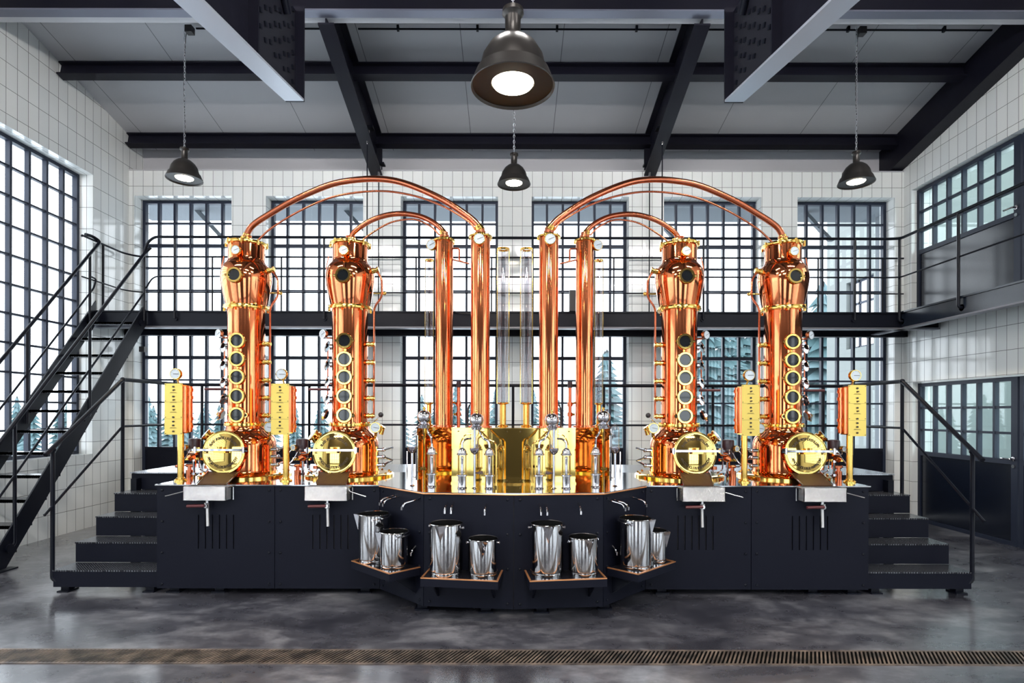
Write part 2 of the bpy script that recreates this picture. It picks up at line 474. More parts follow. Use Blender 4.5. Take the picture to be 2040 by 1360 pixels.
# ------------------------------------------------------------------ roof steel
def ibeam_x(m, x0, x1, y, ztop, h, w, tf=.018, tw=.014):
    m.box(x0,x1,y-w/2,y+w/2,ztop-tf,ztop); m.box(x0,x1,y-w/2,y+w/2,ztop-h,ztop-h+tf); m.box(x0,x1,y-tw/2,y+tw/2,ztop-h+tf,ztop-tf)
for y, lab in ((8.70, 'dark steel purlin running full width, lowest, just above the back tile wall'), (7.40, 'dark steel purlin running full width, middle of the three cross beams')):
    m = MB(); zt = roof_z(y)-.02
    # tilted to lie against the roof slope
    m.M = T(0,y,zt) @ RX(-math.atan(.215))
    ibeam_x(m, XL+.02, XR-.02, 0, 0, .185, .12)
    tag(m.build('steel_purlin', PURLIN), lab, 'beam', 'purlins under the sloping ceiling')
t = thing('ridge_beam', 'big dark cross beam at the top edge of the picture with a pale bottom flange', 'beam', (0,6.25,5.98))
MB().box(XL+.02,XR-.02,-.012,.012,.018,.36).box(XL+.02,XR-.02,-.055,.055,.36,.38).build('web', BEAM, t)
MB().box(XL+.02,XR-.02,-.06,.06,0,.018).build('bottom_flange', mat('lit_flange', (.14,.15,.20), .35, .3), t)  # lit look of the underside put into the colour, lighter than the web
MB().box(XL+.02,XR-.02,.062,.16,.01,.04).build('pale_batten', mat('pale_batten', (.55,.55,.58), .6), t)

def rafter(X, lab):
    m = MB(); w = .18
    def zz(y): return 5.24+.285*(8.72-y)
    ya, yb = 6.33, 8.72
    # flange, web and upper flange following the slope
    m.prism([(ya,zz(ya)),(yb,zz(yb)),(yb,zz(yb)+.02),(ya,zz(ya)+.02)], X-w/2, X+w/2, 'x')
    m.prism([(ya,zz(ya)+.02),(yb,zz(yb)+.02),(yb,roof_z(yb)-.02),(ya,roof_z(ya)-.02)], X-.009, X+.009, 'x')
    m.prism([(ya,roof_z(ya)-.03),(yb,roof_z(yb)-.03),(yb,roof_z(yb)-.005),(ya,roof_z(ya)-.005)], X-w/2, X+w/2, 'x')
    m.box(X-w/2, X+w/2, 8.70, 8.725, 5.33, roof_z(8.72)-.01)
    return tag(m.build('steel_rafter', BEAM), lab, 'beam', 'rafters under the sloping ceiling')
rafter(-2.07, 'dark steel rafter sloping down to the back wall, left of the large pendant lamp')
rafter(2.12, 'dark steel rafter sloping down to the back wall, right of the large pendant lamp')
# rafter hugging the right wall
m = MB(); 
m.prism([(6.33,roof_z(6.33)-.48),(YP,roof_z(YP)-.48),(YP,roof_z(YP)-.01),(6.33,roof_z(6.33)-.01)], XR-.16, XR-.002, 'x')
m.prism([(6.33,roof_z(6.33)-.50),(YP,roof_z(YP)-.50),(YP,roof_z(YP)-.478),(6.33,roof_z(6.33)-.478)], XR-.20, XR-.002, 'x')
tag(m.build('steel_rafter', BEAM), 'dark steel rafter running down along the top of the right tile wall', 'beam', 'rafters under the sloping ceiling')

def haunch(sx):
    X = -2.07 if sx < 0 else 2.12
    side = 'left' if sx < 0 else 'right'
    t = thing('haunched_beam', 'large bolted roof beam with pale underside reaching into the picture top %s' % side, 'beam', (X, 5.42, 4.57), 0, 'bolted haunch beams')
    ds = .19
    w = .18; L = 3.2
    bz = lambda y: ds*y            # y negative towards the camera
    MB().prism([(0,0),(-L,-ds*L),(-L,-ds*L+.02),(0,.02)], -w/2, w/2, 'x').build('bottom_flange', mat('flange_steel', (.52,.55,.62), .4, .5), t)
    MB().prism([(0,.02),(-L,bz(-L)+.02),(-L,2.0),(-.42,1.75),(-.30,.86),(0,.86)], -.01, .01, 'x').build('web', BEAM, t)
    MB().box(-w/2, w/2, -.0, .02, .0, .90).build('end_plate', BEAM, t)
    MB().box(-w/2, w/2, -.98, -.96, bz(-.96)+.02, 1.9).build('stiffener', BEAM, t)
    s = 1 if sx < 0 else -1        # inner side that faces the camera
    MB().prism([(-.05,.04),(-.92,bz(-.92)+.04),(-.92,1.6),(-.42,1.6),(-.28,.84),(-.05,.84)], s*.011, s*.02, 'x').build('splice_plate', mat('splice_paint', (.010,.010,.016), .4), t)
    proto = None
    for r in range(10):
        for c in range(9):
            y = -.11-c*.098; z = .12+r*.135 + (.05 if c % 2 else 0)
            if z < bz(y)+.07 or z > 1.5+.0*r or (z > .8 and y > -.33) or z > 1.45: continue
            b = MB(T(s*.021, y, z) @ RX(.4)).box(-.012,.012,-.019,.019,-.019,.019)
            if proto is None:
                proto = b.build('bolt', BLACK, t); base = (y, z)
            else:
                c2 = proto.copy(); C.objects.link(c2); c2.parent = t; c2.location = (0, y-base[0], z-base[1])
    MB().cyl((s*.05,-.30,.62),(s*.05,-1.5,2.0),.032).build('diagonal_rod', BLACK, t)
    return t
haunch(-1); haunch(1)

# conduit with junction boxes on the ceiling
def conduit(x0, x1, lab):
    y = 6.85; z = roof_z(y)-.035
    t = thing('cable_conduit', lab, 'pipe', (x0, y, z), 0, 'conduits on the ceiling')
    MB().cyl((0,0,0),(x1-x0,0,0),.011).build('pipe', BLACK, t)
    n = max(2, int((x1-x0)/.9))
    for i in range(n):
        MB().box(-.014,.014,-.02,.02,-.02,.04).build('pipe_clip', BLACK, t).location = ((i+.5)*(x1-x0)/n, 0, 0)
conduit(-1.85, 1.98, 'thin black conduit under the ceiling between the two middle rafters')
conduit(2.32, 5.78, 'thin black conduit under the ceiling right of the right middle rafter')
conduit(-3.80, -2.25, 'thin black conduit under the ceiling left of the left middle rafter')

# ------------------------------------------------------------------ pendant lamps
def chain_mesh(length, pitch=.034):
    m = MB(); n = int(length/pitch)
    for i in range(n):
        z = -i*pitch - pitch/2; a = (i % 2)*PI/2
        ring = []
        for k in range(10):
            q = 2*PI*k/10
            px, pz = .0095*math.cos(q), (.022)*math.sin(q)
            ring.append((px*math.cos(a), px*math.sin(a), z+pz))
        m.tube(ring, .0032, 5, closed=True)
    return m
def pendant(x, y, zrim, ztop, lab, box=True, tilt=0):
    t = thing('pendant_lamp', lab, 'lamp', (x, y, ztop), 0, 'factory pendant lamps on chains')
    D = zrim-ztop
    chain_mesh(-(D+.37)).build('chain', CHAIN, t)
    if box:
        MB().box(.02,.10,-.04,.04,-.09,-.01).build('junction_box', RUBBER, t)
        MB().tube(crv([(.03,0,-.06),(.008,0,-.2),(-.008,0,-.7),(.006,0,-1.2),(0,0,D+.36)]),.004,6).build('cable', RUBBER, t)
    MB(T(0,0,D)).lathe([(.03,.375),(.05,.37),(.052,.35),(.040,.335),(.038,.33),(.036,.24),(.045,.225)],28).build('lamp_neck', IRON, t)
    MB(T(0,0,D)).lathe([(.040,.24),(.075,.225),(.115,.19),(.145,.14),(.158,.085),(.162,.07),(.175,.066),(.2025,.0),(.2,-.004),(.196,.0),(.168,.060),(.150,.062),(.14,.09),(.10,.17),(.04,.20)],48, cap=False).build('lamp_shade', IRON, t)
    MB(T(0,0,D)).lathe([(.105,.02),(.196,.012),(.196,.008),(.105,.012)],48,cap=False).build('inner_reflector', mat('ribbed_reflector',(.035,.03,.026),.35,.8), t)
    MB(T(0,0,D)).lathe([(.0001,.008),(.095,.012),(.100,.02),(.0001,.03)],32,cap=False).build('lamp_glass', LENS, t)
    return t
pendant(0.005, 2.73, 3.165, 6.95, 'large dark pendant lamp hanging nearest the camera at top centre', False)
pendant(.03, 6.9, 4.375, 6.2, 'small dark pendant lamp hanging in the centre, below the large one')
pendant(-3.91, 6.8, 4.385, 6.22, 'lit dark pendant lamp on a chain at left, in front of the left tile corner')
pendant(4.12, 6.8, 4.360, 6.22, 'lit dark pendant lamp on a chain at right, beside the right rafter')

# ------------------------------------------------------------------ walkway
t = thing('mezzanine_walkway', 'black steel walkway crossing the back wall and turning along the right wall', 'walkway', (0,8.0,2.79))
MB().box(XL+.01,XR-.01,0,.06,.03,.24).box(XL+.01,XR-.01,-.02,.10,.22,.24).build('front_channel', BLACK, t)
MB().box(XL+.01,XR-.01,-.03,.10,0,.022).build('bottom_flange', mat('pale_flange',(.16,.16,.18),.4,.5), t)  # flange paler than the channel above it
MB().box(XL+.01,XR-.01,.62,.70,-.02,.22).build('rear_channel', BLACK, t)
MB().box(XL+.01,XR-.01,.06,.62,.17,.20).build('deck', BLACK, t)
MB().box(5.47,5.53,-4.6,-.03,.022,.24).box(5.45,5.56,-4.6,-.03,.225,.245).build('side_channel', mat('glossy_channel',(.008,.012,.022),.18), t)  # smoother and bluer than the front channel
MB().box(5.44,5.56,-4.6,.6,0,.02).build('side_flange', mat('pale_flange_side',(.16,.16,.18),.4,.5), t)  # pale flange under the side channel
MB().box(5.53,XR-.01,-4.6,.0,.17,.20).build('side_deck', BLACK, t)

def jpost(m, x, y, z0, z1, dx=0, dy=.08):
    m.tube(fillet([(x,y,z1),(x,y,z0),(x+dx,y+dy,z0-.01),(x+dx,y+dy*1.05,z0+.02)],.045), .017, 8)
t = thing('walkway_railing', 'black pipe railing along the front edge of the upper walkway', 'railing', (0,7.96,3.03))
rail = [(-5.13,-.02,.80),(-5.07,-.02,.95),(-4.98,-.02,1.02),(5.30,0,1.02),(5.43,-.03,1.02),(5.43,-.3,1.02),(5.43,-4.6,1.02)]
MB().tube(fillet(rail,.15,6),.019,10).build('top_rail', BLACK, t)
rail2 = [(-5.10,-.02,.30),(-5.0,-.02,.47),(5.30,0,.48),(5.43,-.03,.48),(5.43,-.3,.48),(5.43,-4.6,.48)]
MB().tube(fillet(rail2,.15,6),.011,8).build('mid_rail', BLACK, t)
for x in (-4.71,-2.62,-.55,.58,2.69,4.81):
    m = MB(); m.tube(fillet([(x,0,1.02),(x,0,-.10),(x,.0,-.115)],.03),.016,8); m.lathe([(.03,0),(.03,.03)],14,T(x,.045,-.11) @ RX(PI/2)); m.build('post', BLACK, t)
for y in (-.0,-1.05,-2.1,-3.15):
    m = MB(); m.tube(fillet([(5.43,y,1.02),(5.43,y,-.13),(5.50,y-.01,-.135)],.05),.018,8); m.lathe([(.042,0),(.042,.02)],16,T(5.47,y,-.135) @ RY(PI/2)); m.build('post', BLACK, t)
t = thing('rear_railing', 'thin black railing behind the walkway in front of the upper windows', 'railing', (0,8.66,3.0))
MB().tube(fillet([(-5.82,-.95,.98),(-5.82,-.95,1.0),(-5.80,-.15,.98),(-5.66,0,.97),(XR-.05,0,.97)],.15,6),.014,8).build('top_rail', BLACK, t)
MB().tube(fillet([(-5.82,-.95,.44),(-5.82,-.9,.44),(-5.80,-.15,.43),(-5.66,0,.43),(XR-.05,0,.43)],.15,6),.010,8).build('mid_rail', BLACK, t)
for x in (-4.55,-3.5,-1.45,-.3,1.56,2.7,4.67,5.65):
    MB().cyl((x,0,-.0),(x,0,.97),.012).build('post', BLACK, t)
MB().cyl((-5.82,-.55,0),(-5.82,-.55,.99),.016).build('post', BLACK, t)

# hanger rods
for (x,y,zt,lab) in ((-2.04,8.04,5.60,'thin steel hanger rod from the left middle rafter to the walkway front'),(-2.02,8.66,5.36,'thin steel hanger rod from the left middle rafter to the walkway rear'),
                (2.13,8.04,5.60,'thin steel hanger rod from the right middle rafter to the walkway front'),(2.10,8.66,5.36,'thin steel hanger rod from the right middle rafter to the walkway rear')):
    t = thing('hanger_rod', lab, 'rod', (x,y,3.01), 0, 'hanger rods of the walkway')
    h = zt-3.01
    MB().cyl((0,0,0),(0,0,h),.009).build('rod', BLACK, t)
    MB().lathe([(.010,h-.20),(.018,h-.16),(.018,h-.12),(.04,h-.02),(.04,h)],12).build('turnbuckle', CHROME, t)
    MB().box(-.09,.09,-.06,.06,h-.15+.16,h+.035).build('bracket', BLACK, t)

for x, lab in ((-.86,'small black wall box on the walkway left of the glass tubes'),(.86,'small black wall box on the walkway right of the glass tubes')):
    t = thing('loudspeaker', lab, 'speaker', (x,8.0,3.05), 0, 'speakers on the walkway')
    MB().box(-.045,.045,-.07,.04,-.02,.27).build('speaker_case', RUBBER, t)
    MB().tube(crv([(.04,-.03,0),(.12,-.05,-.05),(.3,-.05,-.06)]),.005,6).build('cable', RUBBER, t)

# ------------------------------------------------------------------ left stair
t = thing('steel_stair', 'steep black steel stair with open treads climbing along the left window', 'stair', (-5.47,5.7,0))
sl = 1.27
def strg(x):
    lo = lambda y: .766+sl*(y-(6.35-5.7))
    y0 = (0-.766)/sl + .65
    return [(y0,0.02),(y0+.0,.12),(y0+.20,lo(y0+.20)+.33-.0)] , lo
for x, nm in ((-.36,'left'),(.35,'right')):
    lo = lambda y: .766+sl*(y-.65)
    ys = .65-.766/sl
    poly = [(ys+.015,.02),(ys+.26-.01,lo(ys+.26)) ,(2.28,lo(2.28)),(2.28,lo(2.28)+.33),(ys-.02,lo(ys-.02)+.33+0),(ys-.02,.02)]
    poly = [(ys+.016,.02),(2.28,lo(2.28)),(2.28,lo(2.28)+.33),(ys+.0,.33),(ys-.07,.24),(ys-.07,.02)]
    MB().prism(poly, x-.008, x+.008, 'x').build('stringer', BLACK, t)
    MB().box(x-.06,x+.06,ys-.14,ys+.10,0,.015).build('foot_plate', BLACK, t)
for k in range(0, 12):
    y = 2.23-.19*k; z = 2.81-.242*k
    if z < .1: continue
    z += .03
    MB().box(-.35,.34,y-.13,y+.07,z-.03,z).box(-.35,.34,y-.13,y-.12,z-.035,z).build('tread', DIAMOND, t)
hz = lambda y: 1.49+1.125*(y-.16)
for x in (.36,):
    MB().tube(fillet([(x,-.12,hz(-.12)),(x,2.24,hz(2.24)),(x+.05,2.28,hz(2.24)+.08)],.06),.021,10).build('handrail', BLACK, t)
    MB().tube([(x,-.12,hz(-.12)-.54),(x,2.24,hz(2.24)-.54)],.012,8).build('mid_rail', BLACK, t)
    for y in (.16,1.2,2.22):
        zb = .766+sl*(y-.65)+.10
        m = MB(); m.tube(fillet([(x,y,hz(y)),(x,y,zb+.0),(x,y-.06,zb-.03)],.04),.017,8); m.lathe([(.045,0),(.045,.02)],16,T(x-.0,y-.07,zb-.03) @ RY(PI/2)); m.build('post', BLACK, t)
x = -.33
hl = lambda y: 2.18+1.168*(y-.76)
MB().tube(fillet([(x,-.1,hl(-.1)),(x,2.13,hl(2.13)),(x+.02,2.30,hl(2.30)+.02),(x-.03,2.22,hl(2.30)+.07),(x-.04,2.1,hl(2.3)+.06)],.05),.021,10).build('handrail', BLACK, t)
MB().tube(fillet([(x,-.1,hl(-.1)-.54),(x,2.2,hl(2.2)-.54),(x,2.25,hl(2.2)-.40),(x,2.15,hl(2.2)-.39)],.04),.012,8).build('mid_rail', BLACK, t)
for y in (.16,1.12,2.13):
    MB().cyl((x,y,.766+sl*(y-.65)+.1),(x,y,hl(y)),.017).build('post', BLACK, t)
m = MB(); m.box(-5.64,-5.56,8.62,8.70,2.52,2.60)
tag(m.build('wall_socket', RUBBER), 'tiny black socket box on the tiles under the top of the stair', 'socket')

# ------------------------------------------------------------------ floor drain
t = thing('floor_drain', 'long iron grating set in the floor across the foreground', 'drain', (0,3.73,0))
MB().box(XL+.02,XR-.02,-.112,-.095,-.02,.006).box(XL+.02,XR-.02,.095,.112,-.02,.006).build('drain_frame', DRAIN, t)
m = MB(); x = XL+.1
while x < XR-.14:
    m.add([(x-.05,-.095,.0),(x-.038,-.095,.0),(x+.062,.095,.0),(x+.05,.095,.0),(x-.05,-.095,.006),(x-.038,-.095,.006),(x+.062,.095,.006),(x+.05,.095,.006)],
          [(4,5,6,7),(0,1,5,4),(1,2,6,5),(2,3,7,6),(3,0,4,7)])
    x += .027
o = m.build('grating', DRAIN, t, smooth=False)
MB().box(XL+.02,XR-.02,-.095,.095,.0005,.002).build('channel_shade', mat('drain_shade',(.002,.002,.002),.9, spec=.05), t)  # black sheet over the floor, painted as the shade between the bars

# ------------------------------------------------------------------ platform (plinth)
ZT = .967
FPTS = [(-3.125,5.02),(-1.155,5.02),(-.70,4.57),(.024,4.50),(.745,4.57),(1.19,5.02),(3.16,5.02)]
plat = thing('still_platform', 'long dark blue black steel platform with an angled bay carrying the stills', 'platform', (0,5.02,0))
L0 = lambda p: (p[0], p[1]-5.02)
ins = [(-3.10,.02),(-1.15,.02),(-.695,-.43),(.024,-.50),(.74,-.43),(1.185,.02),(3.135,.02),(3.135,1.05),(-3.10,1.05)]
MB().prism(ins, .06, .94).build('plinth_core', RUBBER, plat)
bolt = None
def panel(p0, p1, slots=None):
    global bolt
    p0 = Vector((*L0(p0),0)); p1 = Vector((*L0(p1),0)); d = (p1-p0); w = d.length; a = math.atan2(d.y, d.x)
    M = T(p0.x, p0.y, 0) @ RZ(a)
    root = None
    m = MB(M); g = .003
    if slots:
        holes = [(s-.0055, s+.0055, .40, .70) for s in slots]
        for u0,u1,v0,v1 in wall_grid(g, w-g, .05, .955, holes): m.box(u0,u1,0,.012,v0,v1)
    else: m.box(g,w-g,0,.012,.05,.955)
    pn = m.build('front_panel', PANEL, plat, smooth=False)
    rows = (.09,.365,.64,.915)
    for z in rows:
        for u in (.05, w-.05):
            b = MB(M @ T(u,0,z) @ RX(PI/2)).lathe([(.012,0),(.011,.006),(.005,.010)],8)
            b.build('bolt', BLACK, pn)
    return pn
xs1, xs2 = (548-CX)*5.02/F, (1497-CX)*5.02/F
def slotx(c, x0): return [c-x0+i*.062-.155 for i in range(6)]
panel((-3.125,5.02),(xs1,5.02), slotx((431-CX)*5.02/F, -3.125))
panel((xs1,5.02),(-1.155,5.02), slotx((659-CX)*5.02/F, xs1))
panel((-1.155,5.02),(-.70,4.57)); panel((-.70,4.57),(.024,4.50)); panel((.024,4.50),(.745,4.57)); panel((.745,4.57),(1.19,5.02))
panel((1.19,5.02),(xs2,5.02), slotx((1386-CX)*5.02/F, 1.19))
panel((xs2,5.02),(3.16,5.02), slotx((1614-CX)*5.02/F, xs2))
top = [(-3.135,-.012),(-1.157,-.012),(-.702,-.462),(.024,-.535+.02),(.747,-.462),(1.192,-.012),(3.17,-.012),(3.17,1.08),(-3.135,1.08)]
MB().prism(top, .957, ZT).build('worktop', WORKTOP, plat)
m = MB()
m.tube([(top[i][0],top[i][1]-.002,.955) for i in range(1,6)], .006, 6)
m.build('copper_edge', WOODTRIM, plat)
MB().box(-4.06,4.09,1.085,2.08,.95,.962).box(-4.06,-3.14,1.04,1.085,.95,.962).box(3.175,4.09,1.04,1.085,.95,.962).build('rear_deck', DECKM, plat)
MB().box(-4.06,4.09,1.085,2.08,.90,.949).build('deck_frame', PANEL, plat)
MB().box(-4.0,4.03,1.2,2.05,.05,.92).build('deck_base', PANEL, plat)
for x, y in ((-3.0,.06),(-2.6,.06),(-1.3,.06),(-.72,-.38),(-.2,-.44),(.25,-.44),(.77,-.36),(1.35,.06),(2.7,.06),(3.05,.06)):
    MB().box(x-.04,x+.04,y,y+.08,0,.06).box(x-.06,x+.06,y-.03,y+.09,0,.012).build('foot', BLACK, plat)
for x, y in ((-3.9,1.3),(3.9,1.3),(0,2.0)):
    MB().box(x-.04,x+.04,y,y+.06,0,.06).build('foot', BLACK, plat)

SY = [5.05,5.31,5.57,5.83,6.09]; SZ = [.20,.39,.583,.775,.962]
def steps(x0, x1, side, txt):
    t = thing('entry_steps', 'black four step entry with diamond plate treads at the %s' % txt, 'steps', ((x0+x1)/2,5.05,0), 0, 'entry steps at the platform ends')
    a, b = x0-(x0+x1)/2, x1-(x0+x1)/2
    for i in range(5):
        y0 = SY[i]-5.05; y1 = (SY[i+1]-5.05) if i < 4 else 1.078
        zb = .05 if i == 0 else SZ[i-1]+.004
        if i < 4: y1 += .0
        MB().box(a,b,y0,y0+.02,zb,SZ[i]-.012).box(a,a+.01,y0+.02,max(y1,y0+.03) if i<4 else y0+.03,zb,SZ[i]-.012).box(b-.01,b,y0+.02,max(y1,y0+.03) if i<4 else y0+.03,zb,SZ[i]-.012).build('riser', PANEL, t)
        if i < 4:
            MB().box(a-.004,b,y0-.006,y1,SZ[i]-.012,SZ[i]).build('tread', DIAMOND, t)
    for x in (a+.08, b-.08):
        MB().box(x-.035,x+.035,.03,.10,0,.06).box(x-.05,x+.05,.0,.13,0,.012).build('foot', BLACK, t)
        MB().box(x-.03,x+.03,.95,1.03,0,.9).build('leg', BLACK, t)
steps(-4.06, -3.14, -1, 'left end of the platform')
steps(3.175, 4.09, 1, 'right end of the platform')

t = thing('platform_railing', 'black pipe railing running down both step flights and across behind the stills', 'railing', (0,5.05,0))
for s, X in ((-1,-4.075),(1,4.105)):
    pass
def pr(s): return -4.075 if s < 0 else 4.105
top = [(pr(-1),-.07,1.225),(pr(-1),.92,1.945),(pr(-1),2.0,1.945),(pr(1),2.0,1.945),(pr(1),.92,1.945),(pr(1),-.10,1.20)]
MB().tube(fillet(top,.05),.021,10).build('top_rail', BLACK, t)
mid = [(pr(-1),-.08,.70),(pr(-1),.92,1.455),(pr(-1),2.0,1.455),(pr(1),2.0,1.455),(pr(1),.92,1.455),(pr(1),-.12,.67)]
MB().tube(fillet(mid,.04),.012,8).build('mid_rail', BLACK, t)
for s in (-1,1):
    x = pr(s)
    m = MB(); m.tube(fillet([(x,.01,1.275),(x,.01,.12),(x+(.05 if s<0 else -.05),.02,.09)],.04),.018,8); m.ball((x,.01,1.27),.027,8); m.build('post', BLACK, t)
    m = MB(); m.cyl((x,.92,.70),(x,.92,1.945),.018); m.ball((x,.92,1.945),.026,8); m.build('post', BLACK, t)
for x in (-3.83,-2.5,-1.14,.025,1.15,2.5,3.87):
    MB().cyl((x,2.0,.96),(x,2.0,1.945),.017).build('post', BLACK, t)

# ------------------------------------------------------------------ lettering
_gl = {}
def glyph(ch):
    if ch not in _gl:
        cu = bpy.data.curves.new('g','FONT'); cu.body = ch; cu.size = 1; cu.align_x = 'CENTER'; cu.resolution_u = 2; cu.offset = .018
        o = bpy.data.objects.new('g', cu); C.objects.link(o)
        dg = bpy.context.evaluated_depsgraph_get()
        me = bpy.data.meshes.new_from_object(o.evaluated_get(dg))
        _gl[ch] = ([v.co.copy() for v in me.vertices], [tuple(p.vertices) for p in me.polygons])
        bpy.data.objects.remove(o); bpy.data.curves.remove(cu); bpy.data.meshes.remove(me)
    return _gl[ch]
def arc_text(m, txt, R, a0, a1, size, up, depth=lambda r: 0):
    """letters along an arc in the local xz plane, facing -y"""
    n = len(txt)
    for i, ch in enumerate(txt):
        if ch == ' ': continue
        a = a0+(a1-a0)*i/(n-1)
        vs, fs = glyph(ch)
        rot = (a-PI/2) if up else (a+PI/2)
        out = []
        for v in vs:
            x, z = v.x*size, (v.y-.35)*size
            X = x*math.cos(rot)-z*math.sin(rot)+R*math.cos(a); Z = x*math.sin(rot)+z*math.cos(rot)+R*math.sin(a)
            out.append((X, -depth(max(0,math.hypot(X, Z)-.012))-.003, Z))
        m.add(out, fs)

# ------------------------------------------------------------------ gauges
def gauge(parent, M, r, rim=BRASS, needle=.6):
    """dial facing local -y"""
    g = MB(M @ RX(PI/2)); g.lathe([(r*.9,-.03),(r,-.028),(r,0),(r*.96,.006),(r*.88,.006),(r*.88,.002)],28,cap=False); g.lathe([(.0001,-.03),(r*.9,-.03)],28,cap=False)
    o = g.build('gauge_case', rim, parent)
    MB(M @ RX(PI/2)).lathe([(.0001,.0025),(r*.9,.0025)],28,cap=False).build('gauge_face', DIAL, o)
    h = MB(M @ T(0,-.0045,0) @ RY(-needle)); h.box(-r*.35,r*.7,-.001,.0,-r*.035,r*.035)
    h2 = MB(M @ T(0,-.0045,0)); 
    for k in range(9):
        a = PI*(-.25+1.5*k/8)
        c, s = math.cos(a), math.sin(a)
        h.M = M @ T(0,-.0045,0) @ RY(-a); h.box(r*.70,r*.80,-.0005,.0,-r*.02,r*.02)
    h.build('gauge_needle', INK, o)
    return o

def ring_bolts(m, R, z, n, r=.011, h=.016):
    for k in range(n):
        a = 2*PI*k/n+.1
        m.lathe([(r,0),(r,h*.7),(r*.5,h)],6,T(R*math.cos(a),R*math.sin(a),z))

def porthole(parent, M, r=.08, stand=.045):
    m = MB(M @ RX(PI/2)); m.lathe([(r*.72,-.05),(r*.75,stand*.6),(r,stand*.62),(r*1.0,stand),(r*.93,stand+.008),(r*.72,stand+.008),(r*.66,stand-.008)],28,cap=False)
    m.cyl((-r*1.17,0,stand*.75),(-r*.92,0,stand*.75),.013,8); m.cyl((r*.92,0,stand*.75),(r*1.17,0,stand*.75),.013,8)
    p = m.build('porthole', BRASS_L, parent)
    MB(M @ RX(PI/2)).lathe([(.0001,stand-.006),(r*.67,stand-.006)],28,cap=False).build('sight_glass', DARKGLASS, p)
    return p

